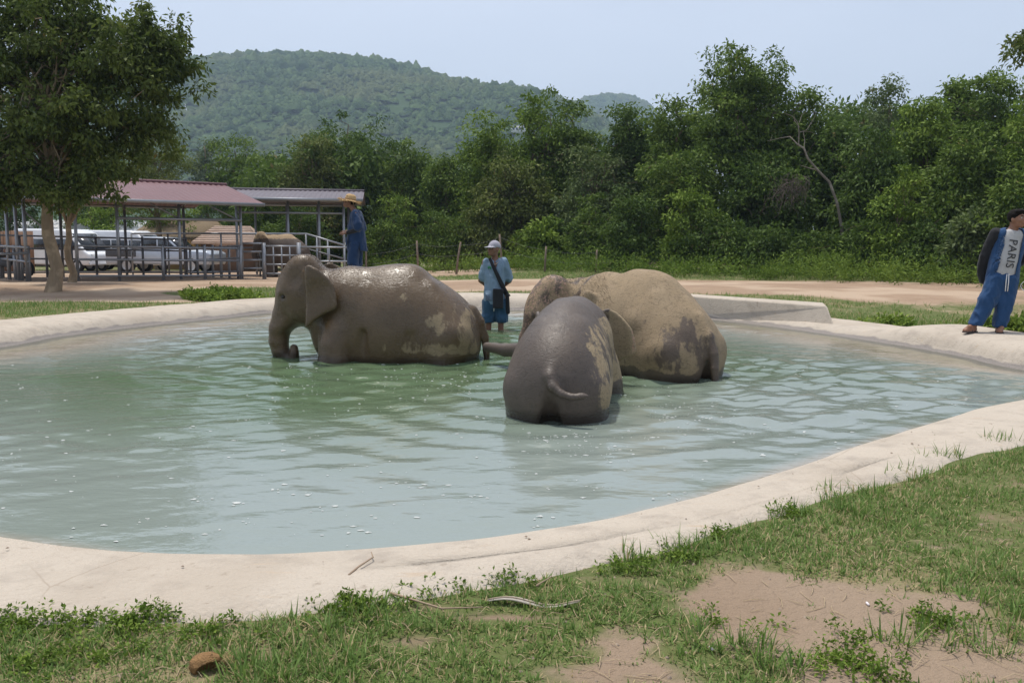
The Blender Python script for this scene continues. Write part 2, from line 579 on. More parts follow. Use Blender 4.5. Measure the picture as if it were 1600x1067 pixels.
def grass_mask(x, y):
    """1 = turf, 0 = bare earth"""
    x = np.asarray(x, float); y = np.asarray(y, float)
    n = noise2(x, y, 1.6, 21, 4)
    n2 = noise2(x, y, .45, 31, 3)
    near = np.ones_like(x) * .92
    for (px, py, rx, ry) in ((1230, 985, .46, .20), (1330, 925, .36, .20), (1150, 930, .22, .12), (960, 1060, .30, .12), (1480, 1050, .4, .09), (700, 945, .16, .10), (640, 1000, .12, .09), (300, 1050, .12, .05), (820, 960, .2, .05), (930, 905, .22, .06)):
        w = at(px, py, .27)
        near = near - .56 * blob(x, y, w[0], w[1], rx, ry, .8)
    near = near - .25 * (n < .4)
    # beyond the pool
    fr = .62 + .5 * (n2 - .5) * 2
    track = blob(x, y, 6.5, 24.5, 9.0, 3.4, .4) + blob(x, y, -2.0, 23.5, 4.5, 2.8, .4) + .5 * blob(x, y, 10, 20.0, 5.0, 1.2, .5)
    fr = fr - (1.0 + .9 * (noise2(x, y, 1.1, 33, 3) - .5)) * track
    sand = blob(x, y, -12.5, 24.5, 6.8, 5.6, .22) + blob(x, y, -12, 36, 13, 8.5, .2) + .9 * blob(x, y, -9.5, 18.6, 3.2, 1.3, .4)
    fr = fr - 1.3 * sand
    green = blob(x, y, -7.2, 20.8, 2.2, 1.4, .5) + blob(x, y, -9.5, 16.6, 3.2, 1.2, .5) + blob(x, y, 8.5, 15.0, 4.5, 1.2, .5) + blob(x, y, 2, 33, 14, 5.5, .4) + .6 * blob(x, y, 0, 19.0, 7, .9, .6)
    fr = fr + .7 * green
    k = sstep(9, 12, y)
    g = near * (1 - k) + fr * k
    return np.clip(g + (.35 + .5 * (1 - k)) * (n - .5) + .45 * (1 - k) * (noise2(x, y, 6.0, 23, 3) - .5), 0, 1)
def axis(fine_lo, fine_hi, step, lo, hi, g=1.13):
    a = list(np.arange(fine_lo, fine_hi, step))
    s = step; v = a[-1]
    while v < hi:
        s = min(s * g, 160); v += s; a.append(v)
    s = step; v = a[0]
    while v > lo:
        s = min(s * g, 160); v -= s; a.insert(0, v)
    return np.array(a)
_xs = axis(-8.6, 8.6, .085, -2500, 2500)
_ys = axis(1.6, 20.5, .085, -120, 3200)
GX, GY = np.meshgrid(_xs, _ys, indexing='ij')
GZ = gz(GX, GY)
_inb = (GX > -10.5) & (GX < 9.5) & (GY > 2) & (GY < 20)
_pd = np.full(GX.shape, -9.0)
_pd[_inb] = pool_dist(GX[_inb], GY[_inb])[0]
_gm = grass_mask(GX, GY)
nx, ny = GX.shape
_id = np.arange(nx * ny).reshape(nx, ny)
_q = np.stack([_id[:-1, :-1], _id[1:, :-1], _id[1:, 1:], _id[:-1, 1:]], -1).reshape(-1, 4)
_keep = (_pd.ravel()[_q] < -.42).all(1)
t = NT('ground_earth')
p = t.pos()
g = t.math('ADD', t.attr('grass'), t.math('MULTIPLY', t.math('SUBTRACT', t.noise(p, 9.0, 5), .5), .5))
gm = t.ramp(g, .32, .62)
soil = t.mix(t.noise(p, 2.2, 5), (.28, .19, .125), (.39, .285, .20))
soil = t.mix(t.ramp(t.noise(p, 60, 3), .52, .7), soil, (.24, .16, .11))
soil = t.mix(t.ramp(t.noise(t.pos((.5, 2.2, 1)), 1.6, 5, .65), .5, .66, 0, .55), soil, (.21, .145, .10))
soil = t.mix(t.ramp(t.noise(p, .35, 3), .45, .6), soil, (.43, .325, .235))
sepg = t.n('SeparateXYZ'); t.L.new(t.pos(), sepg.inputs[0])
soil = t.mix(t.ramp(sepg.outputs['Y'], 9, 13, .5, 0), soil, (.15, .108, .072))
turf = t.mix(t.noise(p, 5.0, 5), (.075, .100, .030), (.15, .165, .06))
turf = t.mix(t.ramp(t.noise(p, 1.1, 4), .5, .68), turf, (.24, .20, .11))
colr = t.mix(gm, soil, turf)
hh = t.math('ADD', t.noise(p, 28, 5), t.math('MULTIPLY', t.noise(p, 140, 3), .35))
M_GROUND = t.done(t.bsdf(colr, .92, t.bump(hh, .75, .03), spec=.15))
ground = link('ground', mesh_np('ground', np.stack([GX, GY, GZ], -1).reshape(-1, 3), _q[_keep], M_GROUND, True, {'grass': _gm.ravel()}))
tag(ground, kind='structure')

# ------------------------------------------------------------------ concrete rim of the pool
t = NT('rim_concrete')
p = t.pos()
n1 = t.noise(p, 1.3, 5)
c1 = t.mix(n1, (.43, .372, .305), (.51, .447, .37))
c1 = t.mix(t.ramp(t.noise(p, 4.5, 6, .65), .46, .72), c1, (.37, .32, .265))
c1 = t.mix(t.ramp(t.noise(p, .9, 5, .6), .52, .68, 0, .5), c1, (.37, .31, .245))
c1 = t.mix(t.ramp(t.noise(t.pos((1, 1, .2)), 14, 4, .6), .6, .72, 0, .6), c1, (.27, .22, .17))
c1 = t.mix(t.ramp(t.noise(p, 90, 3), .56, .72), c1, (.42, .35, .28))
c1 = t.mix(t.ramp(t.noise(t.pos((.8, 4, 4)), 3.0, 5), .62, .74), c1, (.45, .36, .27))
crk = t.vor(t.mix(.93, t.noise(p, 2.0, 4, col=True), p), 1.1, 'DISTANCE_TO_EDGE')
c1 = t.mix(t.math('MULTIPLY', t.ramp(crk, .0, .006, 1, 0), t.ramp(t.noise(p, .8, 2), .58, .66)), c1, (.34, .28, .22))
sep = t.n('SeparateXYZ'); t.L.new(t.pos(), sep.inputs[0])
zz = t.math('ADD', sep.outputs['Z'], t.math('MULTIPLY', t.math('SUBTRACT', t.noise(p, 3.0, 5), .5), .11))
wet = t.ramp(zz, .035, .065, 1, 0)
peb = t.mix(t.noise(p, 70, 3), (.13, .115, .10), (.34, .30, .27))
c1 = t.mix(wet, c1, peb)
hh = t.math('ADD', t.math('MULTIPLY', t.noise(p, 6, 4), .9), t.math('ADD', t.noise(p, 45, 4), t.math('MULTIPLY', t.noise(p, 220, 2), .3)))
M_RIM = t.done(t.bsdf(c1, t.ramp(wet, 0, 1, .88, .5), t.bump(hh, .55, .025), spec=.25))
prof = [(-.5, -.30), (-.2, -.09), (0, .0), (.05, .075), (.10, .15), (.16, .205), (.24, .245), (.36, .265), (.55, .275)]
rows = []
_nv = noise2(POOL[:, 0], POOL[:, 1], 1.1, 3)
_nv2 = noise2(POOL[:, 0], POOL[:, 1], 3.1, 4)
for (o, z) in prof:
    oo = o * (1 + .5 * (_nv - .5)) + .05 * (_nv2 - .5)
    if o < 0: zz_ = z * (1 - .75 * BEACH)
    else: zz_ = np.full(NP_, z)
    rows.append(np.c_[POOL + PN * oo[:, None], zz_ + (.03 * (_nv - .5) if z > .1 else 0)])
for k, z in ((.62, .282), (.78, .288), (.92, .285), (1.0, .262), (1.08, .20), (1.2, .02)):
    oo = np.maximum(RW * k, .56) + .10 * (_nv2 - .5) * (k > .8) + (.0 if k < 1 else (k - 1) * .6)
    rows.append(np.c_[POOL + PN * oo[:, None], np.full(NP_, z) + .035 * (_nv - .5) + .015 * (_nv2 - .5)])
R_ = np.array(rows)
_low = sstep(2.8, 4.2, POOL[:, 0]) * sstep(12.2, 13.4, POOL[:, 1])      # the rim dips by the raised block
_low = np.maximum(_low, .55 * (1 - sstep(-5.0, -3.2, POOL[:, 0])) * sstep(8.0, 10.0, POOL[:, 1]))
R_[:, :, 2] = np.where(R_[:, :, 2] > .02, R_[:, :, 2] * (1 - .5 * _low), R_[:, :, 2])
m_ = len(rows)
ii = np.arange(m_ - 1)[:, None] * NP_
jj = np.arange(NP_)[None, :]
kk = (jj + 1) % NP_
rim = link('pool_rim', mesh_np('pool_rim', R_.reshape(-1, 3), np.stack([ii + jj, ii + NP_ + jj, ii + NP_ + kk, ii + kk], -1).reshape(-1, 4), M_RIM))
tag(rim, kind='structure')

# ------------------------------------------------------------------ pool basin
bx_ = np.arange(-8.6, 7.6, .16); by_ = np.arange(2.9, 18.9, .16)
BX, BY = np.meshgrid(bx_, by_, indexing='ij')
bd, bi_ = pool_dist(BX, BY)
BZ = -depth_at(bd, BEACH[bi_]) - .012
_id = np.arange(BX.size).reshape(BX.shape)
_q = np.stack([_id[:-1, :-1], _id[1:, :-1], _id[1:, 1:], _id[:-1, 1:]], -1).reshape(-1, 4)
_keep = (bd.ravel()[_q] > -.02).all(1)
M_BASIN = simple('basin_cement', (.42, .34, .27), .85, var=.25, scale=3, bump=.3)
basin = link('pool_basin', mesh_np('pool_basin', np.stack([BX, BY, BZ], -1).reshape(-1, 3), _q[_keep], M_BASIN))
tag(basin, kind='structure')

# ------------------------------------------------------------------ water
E_SRC = [(-1.5, 10.6), (.45, 8.2), (1.5, 9.6), (-2.6, 10.6), (-.35, 10.5)]
def wave(x, y):
    """surface height: slow swell from the animals plus wind ripples"""
    sh = x.shape
    X = x.ravel(); Y = y.ravel()
    rng = np.random.default_rng(11)
    z = np.zeros(X.size)
    wx = X + .35 * (noise2(X, Y, .8, 41, 2) - .5)
    wy = Y + .35 * (noise2(X, Y, .8, 42, 2) - .5)
    for (lam, amp, nn) in ((1.6, .0042, 4), (.85, .0036, 5), (.46, .0034, 7), (.25, .0022, 8), (.15, .0010, 8)):
        for i in range(nn):
            th = rng.normal(PI / 2, .62)
            k = 2 * PI / (lam * rng.uniform(.8, 1.25))
            z += amp / math.sqrt(nn) * 1.5 * np.sin(k * (wx * math.cos(th) + wy * math.sin(th)) + rng.uniform(0, 6.28))
    gust = .45 + .85 * sstep(.35, .68, noise2(X, Y, .33, 51, 2))
    z *= gust
    for i, (ex, ey) in enumerate(E_SRC):
        r = np.hypot(X - ex, Y - ey)
        z += .0065 * np.exp(-((r - 1.3) / 1.6) ** 2) * np.sin(2 * PI * r / (.42 + .05 * i) + i)
    return z.reshape(sh)
wx_ = np.arange(-8.4, 7.4, .042); wy_ = np.r_[np.arange(3.2, 11.5, .028), np.arange(11.5, 18.8, .05)]
WX, WY = np.meshgrid(wx_, wy_, indexing='ij')
wd, wi = pool_dist(WX[::3, ::3], WY[::3, ::3])
def up3(a, sh):
    i0 = np.minimum(np.arange(sh[0]) / 3, a.shape[0] - 1.001); j0 = np.minimum(np.arange(sh[1]) / 3, a.shape[1] - 1.001)
    i = i0.astype(int); j = j0.astype(int); fi = (i0 - i)[:, None]; fj = (j0 - j)[None, :]
    return a[i][:, j] * (1 - fi) * (1 - fj) + a[i + 1][:, j] * fi * (1 - fj) + a[i][:, j + 1] * (1 - fi) * fj + a[i + 1][:, j + 1] * fi * fj
WD = up3(wd, WX.shape)
WB = up3(BEACH[wi], WX.shape)
WZ = wave(WX, WY) * sstep(-.05, .8, WD)
_id = np.arange(WX.size).reshape(WX.shape)
_q = np.stack([_id[:-1, :-1], _id[1:, :-1], _id[1:, 1:], _id[:-1, 1:]], -1).reshape(-1, 4)
_keep = (WD.ravel()[_q] > -.10).all(1)
t = NT('pool_water')
p = t.pos()
dep = t.attr('depth')
turb = t.ramp(dep, .0, .09)
body = t.mix(t.noise(p, .5, 3), (.088, .142, .072), (.110, .160, .090))
body = t.mix(t.ramp(t.math('ADD', t.attr('shore'), t.math('MULTIPLY', t.math('SUBTRACT', t.noise(p, .35, 3), .5), 2.0)), 1.0, 4.3, 1, 0), body, (.225, .262, .235))
body = t.mix(t.ramp(dep, .03, .17, 1, 0), body, (.36, .31, .25))
nb = t.bump(t.math('ADD', t.noise(t.pos((1, 1.9, 1)), 9.0, 3, .5), t.math('MULTIPLY', t.noise(p, 34, 2), .08)), .20, .02)
fr = t.n('Fresnel'); fr.inputs['IOR'].default_value = 1.8; t.L.new(nb, fr.inputs['Normal'])
gl = t.n('BsdfGlossy'); gl.inputs['Roughness'].default_value = .012; t.L.new(nb, gl.inputs['Normal'])
df = t.n('BsdfDiffuse'); t.put(df.inputs['Color'], body)
tr = t.n('BsdfTransparent'); tr.inputs['Color'].default_value = (.85, .92, .86, 1)
m1 = t.n('MixShader'); t.L.new(turb, m1.inputs[0]); t.L.new(tr.outputs[0], m1.inputs[1]); t.L.new(df.outputs[0], m1.inputs[2])
m2 = t.n('MixShader'); t.L.new(fr.outputs[0], m2.inputs[0]); t.L.new(m1.outputs[0], m2.inputs[1]); t.L.new(gl.outputs[0], m2.inputs[2])
M_WATER = t.done(m2.outputs[0])
water = link('pool_water', mesh_np('pool_water', np.stack([WX, WY, WZ], -1).reshape(-1, 3), _q[_keep], M_WATER, True, {'depth': depth_at(WD, WB).ravel(), 'shore': WD.ravel()}))
tag(water, kind='structure')

# ------------------------------------------------------------------ hills
def elev(px, py, d):
    """height that a point at distance d must have to show at image row py"""
    v = -(py - CY - (px - CX) * .008) / F_PX
    return CAM_Z + d * np.tan(np.arctan(v) - PITCH)
def ridge(px):
    return np.interp(px, [-500, -200, 0, 150, 300, 340, 400, 480, 540, 600, 660, 700, 760, 800, 830, 870, 905, 960, 1100], [330, 235, 160, 112, 97, 91, 86, 83, 86, 97, 111, 123, 135, 136, 142, 153, 170, 205, 330])
def hill_z(x, y):
    a = x / y * F_PX + CX
    zr = elev(a, ridge(a) + 9, 930.0)
    tt = np.clip((y - 430) / (930 - 430), 0, 1.4)
    pr = np.where(tt < 1, np.sin(np.clip(tt, 0, 1) * PI / 2) ** 1.15, 1 - (tt - 1) * 1.2)
    sp = (noise2(x, y, .006, 61, 3) - .5) * 34 * np.sin(np.clip(tt, 0, 1) * PI)
    return zr * pr + sp - 3
ha = np.linspace(-500, 1100, 220); hy = np.linspace(420, 1120, 120)
HA, HY = np.meshgrid(ha, hy, indexing='ij')
HX = (HA - CX) / F_PX * HY
HZ = hill_z(HX, HY)
_id = np.arange(HX.size).reshape(HX.shape)
HQ = np.stack([_id[:-1, :-1], _id[1:, :-1], _id[1:, 1:], _id[:-1, 1:]], -1).reshape(-1, 4)
SCAR = [atd(634, 190, 700), atd(655, 168, 760), atd(645, 180, 720)]
FIELD = atd(692, 207, 640)
t = NT('hill_soil')
p = t.pos()
hc = t.mix(t.noise(p, .05, 5), (.032, .060, .024), (.06, .095, .036))
for s in SCAR:
    dd = t.n('VectorMath', _operation='DISTANCE'); t.L.new(t.pos(), dd.inputs[0]); dd.inputs[1].default_value = tuple(s)
    hc = t.mix(t.ramp(t.math('ADD', dd.outputs['Value'], t.math('MULTIPLY', t.noise(p, .12, 4), 24)), 15, 24, 1, 0), hc, (.42, .27, .19))
M_HILL = t.done(t.bsdf(hc, .95, spec=.1))
hill = link('hill', mesh_np('hill', np.stack([HX, HY, HZ], -1).reshape(-1, 3), HQ, M_HILL))
tag(hill, kind='structure')
# second, farther hill
ha = np.linspace(780, 1130, 90); hy = np.linspace(1150, 1700, 50)
HA, HY = np.meshgrid(ha, hy, indexing='ij')
HX = (HA - CX) / F_PX * HY
tt = (HY - 1150) / 350
zr = elev(HA, np.interp(HA, [780, 850, 890, 910, 945, 975, 1000, 1060, 1130], [330, 230, 165, 151, 146, 149, 158, 215, 330]) + 5, 1500.0)
HZ = zr * np.where(tt < 1, np.sin(np.clip(tt, 0, 1) * PI / 2), 1 - (tt - 1)) - 3
_id = np.arange(HX.size).reshape(HX.shape)
HQ2 = np.stack([_id[:-1, :-1], _id[1:, :-1], _id[1:, 1:], _id[:-1, 1:]], -1).reshape(-1, 4)
fhill = link('far_hill', mesh_np('far_hill', np.stack([HX, HY, HZ], -1).reshape(-1, 3), HQ2, M_HILL))
tag(fhill, kind='structure')

# forest cover of the hills: thousands of small crowns
def crown_proto(seed):
    rng = np.random.default_rng(seed)
    V = [(0, 0, 1.0)]
    for lat, n in ((.45, 6), (.95, 9), (1.5, 9)):
        for i in range(n):
            th = 2 * PI * (i + .5 * (n == 9)) / n
            V.append((math.sin(lat) * math.cos(th), math.sin(lat) * math.sin(th), math.cos(lat)))
    V = np.array(V)
    V *= rng.uniform(.72, 1.2, (len(V), 1))
    F = [(0, 1 + i, 1 + (i + 1) % 6) for i in range(6)]
    for i in range(9):
        a, b = 7 + i, 7 + (i + 1) % 9
        u, v = 1 + int(i * 6 / 9) % 6, 1 + int((i + 1) * 6 / 9) % 6
        F.append((u, a, b))
        if u != v: F.append((u, b, v))
        F.append((a, 16 + i, b)); F.append((b, 16 + i, 16 + (i + 1) % 9))
    return V, np.array(F)
def crowns(name, X, Y, Z, S, mat, seed):
    rng = np.random.default_rng(seed)
    Vs, Fs, Ts = [], [], []
    n0 = 0
    protos = [crown_proto(seed + k) for k in range(5)]
    pick = rng.integers(0, 5, len(X))
    for k in range(5):
        sel = np.where(pick == k)[0]
        V, F = protos[k]
        th = rng.uniform(0, 2 * PI, len(sel))
        c, s = np.cos(th)[:, None], np.sin(th)[:, None]
        W = np.stack([V[:, 0] * c - V[:, 1] * s, V[:, 0] * s + V[:, 1] * c, np.tile(V[:, 2], (len(sel), 1)) * rng.uniform(.8, 1.5, (len(sel), 1))], -1) * S[sel][:, None, None]
        W += np.stack([X[sel], Y[sel], Z[sel]], -1)[:, None, :]
        Vs.append(W.reshape(-1, 3))
        Fs.append((F[None] + (np.arange(len(sel)) * len(V))[:, None, None]).reshape(-1, 3) + n0)
        Ts.append(np.repeat(rng.uniform(0, 1, len(sel)), len(V)))
        n0 += len(sel) * len(V)
    return link(name, mesh_np(name, np.concatenate(Vs), np.concatenate(Fs), mat, True, {'tint': np.concatenate(Ts)}))
t = NT('hill_forest')
tn = t.attr('tint'); p = t.pos()
hc = t.mix(tn, (.028, .060, .022), (.095, .145, .05))
hc = t.mix(t.ramp(t.noise(p, .012, 3), .45, .65), hc, (.10, .125, .05))
M_HF = t.done(t.bsdf(hc, .9, t.bump(t.noise(p, .9, 3), 1.0, 1.2), spec=.1))
rng = np.random.default_rng(5)
n = 20000
a = rng.uniform(-60, 1010, n); yy = 500 + 480 * rng.uniform(0, 1, n) ** .8
xx = (a - CX) / F_PX * yy
zz_ = hill_z(xx, yy)
ok = np.ones(n, bool)
for s in SCAR: ok &= np.hypot((xx - s[0]), (zz_ - s[2]) * 1.0) > rng.uniform(3, 10, n)
ok &= ~((np.abs(xx - FIELD[0]) < 9) & (np.abs(zz_ - FIELD[2]) < 4))
sz = rng.uniform(1.5, 3.3, n) * (1 + .9 * (rng.uniform(0, 1, n) > .95))
hf = crowns('hill_forest', xx[ok], yy[ok], zz_[ok], sz[ok], M_HF, 77)
tag(hf, 'dense green forest covering the hill behind the tree line', 'forest', kind='stuff')
n = 2600
a = rng.uniform(850, 1060, n); yy = rng.uniform(1180, 1520, n)
xx = (a - CX) / F_PX * yy
zr = elev(a, np.interp(a, [780, 850, 890, 910, 945, 975, 1000, 1060, 1130], [330, 230, 165, 151, 146, 149, 158, 215, 330]) + 5, 1500.0)
zz_ = zr * np.sin(np.clip((yy - 1150) / 350, 0, 1) * PI / 2) - 3
hf2 = crowns('far_hill_forest', xx, yy, zz_, rng.uniform(3.5, 6, n), M_HF, 99)
tag(hf2, 'bluish forest on the small farther hill', 'forest', kind='stuff')
# ------------------------------------------------------------------ sheds, pens, vehicles and huts on the left
M_STEEL = simple('galvanised_steel', (.30, .31, .33), .45, .6, .2, 3, .1)
M_STEEL_D = simple('dull_steel', (.17, .17, .18), .6, .4, .2, 3)
def roof_mat(name, a, b):
    t = NT(name)
    c = t.coord('Object')
    col = t.mix(t.noise(c, .9, 5), a, b)
    col = t.mix(t.ramp(t.noise(t.coord('Object', (6, .6, 1)), 2, 4), .55, .75, 0, .5), col, tuple(np.array(b) * 1.25))
    return t.done(t.bsdf(col, .5, spec=.4))
M_RED = roof_mat('roof_red_sheet', (.105, .040, .044), (.150, .066, .070))
M_MAUVE = roof_mat('roof_mauve_sheet', (.085, .068, .080), (.120, .098, .112))
def on_line(A, U, px):
    """point on ground line A + t*U that lies under image column px"""
    k = (px - CX) / F_PX
    t_ = (k * A[1] - A[0]) / (U[0] - k * U[1])
    return np.array([A[0] + U[0] * t_, A[1] + U[1] * t_])
def post(root, xy, h, r=.045, mat=None, z0=None, name='post'):
    z = gz1(*xy) if z0 is None else z0
    return MB().tube([(xy[0], xy[1], z - .08), (xy[0], xy[1], z + h)], [r, r], 8).build(name, mat or M_STEEL, root, True)
def rail(root, a, b, za, zb=None, r=.03, mat=None, name='rail'):
    zb = za if zb is None else zb
    return MB().bar((a[0], a[1], za), (b[0], b[1], zb), r, 8).build(name, mat or M_STEEL, root, True)
def corrugated(root, e0, e1, r0, r1, mat, pitch=.19, amp=.02, thick=.012, name='roof_sheet'):
    """sheet-metal roof slope between eave e0-e1 and ridge r0-r1, ribs running down the slope"""
    e0, e1, r0, r1 = [np.array(q, float) for q in (e0, e1, r0, r1)]
    n = int(np.linalg.norm(e1 - e0) / pitch) * 4
    u = np.linspace(0, 1, n + 1)[:, None]
    nrm = np.cross(e1 - e0, r0 - e0); nrm /= np.linalg.norm(nrm)
    if nrm[2] < 0: nrm = -nrm
    prof = np.array([0, amp, amp, 0])[np.arange(n + 1) % 4][:, None] * nrm
    V = []
    for k in (0, .34, .67, 1):
        V.append(e0 + (e1 - e0) * u + ((r0 - e0) + ((r1 - r0) - (e1 - e0)) * u) * k + prof)
    top = np.concatenate(V); bot = top - nrm * thick
    m = n + 1
    i = np.arange(3)[:, None] * m; j = np.arange(n)[None, :]
    Q = np.stack([i + j, i + j + 1, i + m + j + 1, i + m + j], -1).reshape(-1, 4)
    return link(name, mesh_np(name, np.concatenate([top, bot]), [Q, Q[:, ::-1] + len(top)], mat, False), root)
def shed(name, label, A, B, depth, z_eave, z_ridge, over, roofmat, front_px, eave_out=.5):
    A = np.array(A, float); B = np.array(B, float)
    U = (B - A) / np.linalg.norm(B - A)
    N = np.array([U[1], -U[0]])                     # towards the camera
    root = empty(name, (0, 0, 0), 0, label, 'shed')
    rd = depth / 2
    def p3(t_, off, z): q = A + U * t_ + N * off; return np.array([q[0], q[1], z])
    L = np.linalg.norm(B - A)
    sl = (z_ridge - z_eave) / (rd)
    zf = z_eave - sl * eave_out + .08
    s1 = corrugated(root, p3(-over, eave_out, zf), p3(L + over, eave_out, zf), p3(-over, -rd, z_ridge + .08), p3(L + over, -rd, z_ridge + .08), roofmat)
    s2 = corrugated(root, p3(-over, -depth - eave_out, zf), p3(L + over, -depth - eave_out, zf), p3(-over, -rd, z_ridge + .08), p3(L + over, -rd, z_ridge + .08), roofmat)
    # ridge cap, fascia, beams, rafters
    MB().tube([p3(-over, -rd, z_ridge + .10), p3(L + over, -rd, z_ridge + .10)], [.07, .07], 8).build('ridge_cap', roofmat, root, True)
    ang = math.atan2(U[1], U[0])
    c = p3(L / 2, eave_out + .015, zf - .035); MB().box(c, (L + 2 * over, .03, .11), ang).build('fascia', M_STEEL, root)
    for off in (0, -depth): rail(root, p3(0, off, 0), p3(L, off, 0), z_eave - .06, r=.045, name='beam')
    rail(root, p3(0, -rd, 0), p3(L, -rd, 0), z_ridge - .04, r=.045, name='beam')
    nr = max(3, int(L / 1.6))
    for k in range(nr + 1):
        a, b, e = p3(L * k / nr, .45, zf - .01 + .02), p3(L * k / nr, -rd, z_ridge - .0), p3(L * k / nr, -depth - .45, zf + .01)
        MB().bar(a - [0, 0, .05], b - [0, 0, .05], .028, 6).build('rafter', M_STEEL, root, True)
        MB().bar(b - [0, 0, .05], e - [0, 0, .05], .028, 6).build('rafter', M_STEEL, root, True)
    for k in range(5):
        off = .3 - (depth + .6) * k / 4; zz = (z_ridge - sl * abs(off + rd)) + .02
        rail(root, p3(-over * .9, off, 0), p3(L + over * .9, off, 0), zz, r=.02, name='purlin')
    for px in front_px:
        q = on_line(A, U, px)
        post(root, q, z_eave - gz1(*q) - .02, .05)
    for k in range(4):
        q = A + U * (L * k / 3) - N * depth
        post(root, q, z_eave - gz1(*q) - .02, .05, M_STEEL_D)
    return root, A, U, N, L
A1 = atd(43, 400, 24.6)[:2]; B1 = atd(378, 400, 28.7)[:2]
sh1, A, U, N, L = shed('animal_shed', 'open steel-post shed with a faded red sheet-metal roof behind the big tree', A1, B1, 5.2, 2.56, 3.16, .62, M_RED, (43, 122, 187, 283, 378))
for k in (1.3, 2.6, 3.9):                           # row of posts down the left end
    q = A - N * k; post(sh1, q, 2.4 - gz1(*q), .05)
b0 = on_line(A, U, 187); b1 = on_line(A, U, 378)
rail(sh1, b0 + N * .06, b1 + N * .06, 1.98, r=.045, name='tie_beam')
for px in (240, 330):
    q = on_line(A, U, px); q2 = on_line(A, U, px + 42)
    MB().bar((q[0], q[1], 2.44), (q2[0], q2[1], 2.02), .025, 6).build('brace', M_STEEL, sh1, True)
MB().bar((*(A + U * .0), 2.1), (*(A + U * .55), 1.55), .025, 6).build('brace', M_STEEL, sh1, True)
# pen rails under the red roof
pen = empty('pen_railing', (0, 0, 0), 0, 'grey steel pen railing under the red shed roof', 'railing')
q0 = on_line(A, U, 122) + N * .14; q1 = on_line(A, U, 378) + N * .14
for zz in (1.18, .78, .30): rail(pen, q0, q1, zz - .02, zz - .12, r=.032)
for px in (253, 318, 374):
    q = on_line(A, U, px) + N * .14; post(pen, q, 1.16 - gz1(*q), .05)
back = empty('pen_railing', (0, 0, 0), 0, 'dark steel railing along the far side of the red-roofed pen', 'railing')
for zz in (1.42, 1.0, .66, .2): rail(back, A - N * 5.05, B1 - N * 5.05, zz + .02, zz - .10, r=.03, mat=M_STEEL_D)
for k in range(9):
    q = A + U * (L * k / 8) - N * 5.05; post(back, q, 1.40 - gz1(*q), .045, M_STEEL_D)
side = empty('pen_railing', (0, 0, 0), 0, 'short railing with closely set posts at the right end of the red-roofed pen', 'railing')
for zz in (1.15, .75, .3): rail(side, B1 - N * .2, B1 - N * 4.9, zz, zz - .2, r=.03)
for k in range(7):
    q = B1 - N * (.35 + .72 * k); post(side, q, 1.15 - gz1(*q), .045)
lft = empty('pen_railing', (0, 0, 0), 0, 'railing at the left end of the sheds with leaning lower bar', 'railing')
for zz in (1.1, .7): rail(lft, A + N * .1, A - N * 4.5, zz, r=.035)
rail(lft, A + N * .15, A + N * .15 - U * 3.2, .95, .85, r=.04)
for k in range(5):
    q = A - N * (.5 + .95 * k) + U * .12; post(lft, q, 1.15 - gz1(*q), .05)
# mauve-roofed shed
A2 = atd(372, 400, 33.0)[:2]; B2 = atd(538, 400, 33.6)[:2]
sh2, A_, U_, N_, L_ = shed('animal_shed', 'open shed with a flat-looking mauve-grey roof behind the straw-hatted man', A2, B2, 5.0, 2.88, 3.24, .75, M_MAUVE, (372, 452, 500, 538))
rail(sh2, A_, B2, 2.36, r=.04, name='tie_beam')
# gates and rails between the sheds and the pool
def gate_panel(label, pxa, pxb, d, ztop, zlow, bars, nm='metal_gate', cat='gate', nrail=4):
    root = empty(nm, (0, 0, 0), 0, label, cat)
    a = np.array([(pxa - CX) * d / F_PX, d]); b = np.array([(pxb - CX) * (d + .2) / F_PX, d + .2])
    for k in range(nrail): rail(root, a, b, ztop + (zlow - ztop) * k / (nrail - 1), r=.03)
    for k in range(bars + 2):
        q = a + (b - a) * k / (bars + 1)
        MB().bar((q[0], q[1], zlow - .05), (q[0], q[1], ztop + .01), .026, 8).build('bar', M_STEEL, root, True)
    return root
def zpx(py, d, px=450): return float(atd(px, py, d)[2])
D = 28.9
gate_panel('short run of steel rails between the shed corner post and the gate', 380, 411, D, zpx(381, D), zpx(420, D), 0, 'steel_railing', 'railing', 4)
g1 = gate_panel('steel gate of square bars just left of the brown elephant head', 415, 466, D, zpx(385, D), zpx(428, D), 3)
g2 = gate_panel('steel railing running behind the brown elephant to the straw-hatted man', 469, 560, D, zpx(386, D), zpx(408, D), 1, 'steel_railing', 'railing', 2)
gp = empty('gate_post', (0, 0, 0), 0, 'thick steel gate post at the hinge side of the bar gate', 'post')
q = ((413 - CX) * D / F_PX, D); post(gp, q, zpx(380, D) - gz1(*q), .07, name='tube')
gp = empty('gate_post', (0, 0, 0), 0, 'thick steel gate post behind the crown of the brown elephant', 'post')
q = ((467.5 - CX) * D / F_PX, D); post(gp, q, zpx(379, D) - gz1(*q), .075, name='tube')
far = empty('ramp_railing', (0, 0, 0), 0, 'long pale handrail that steps down to the right beside the mauve-roofed shed', 'railing')
D2 = 32.2
pts = [(205, 365), (478, 365.5), (540, 384)]
for (p, q) in zip(pts[:-1], pts[1:]):
    a = atd(p[0], p[1], D2); b = atd(q[0], q[1], D2)
    MB().bar(a, b, .036, 8).build('rail', M_STEEL, far, True)
    MB().bar(a - [0, 0, .55], b - [0, 0, .5], .03, 8).build('rail', M_STEEL_D, far, True)
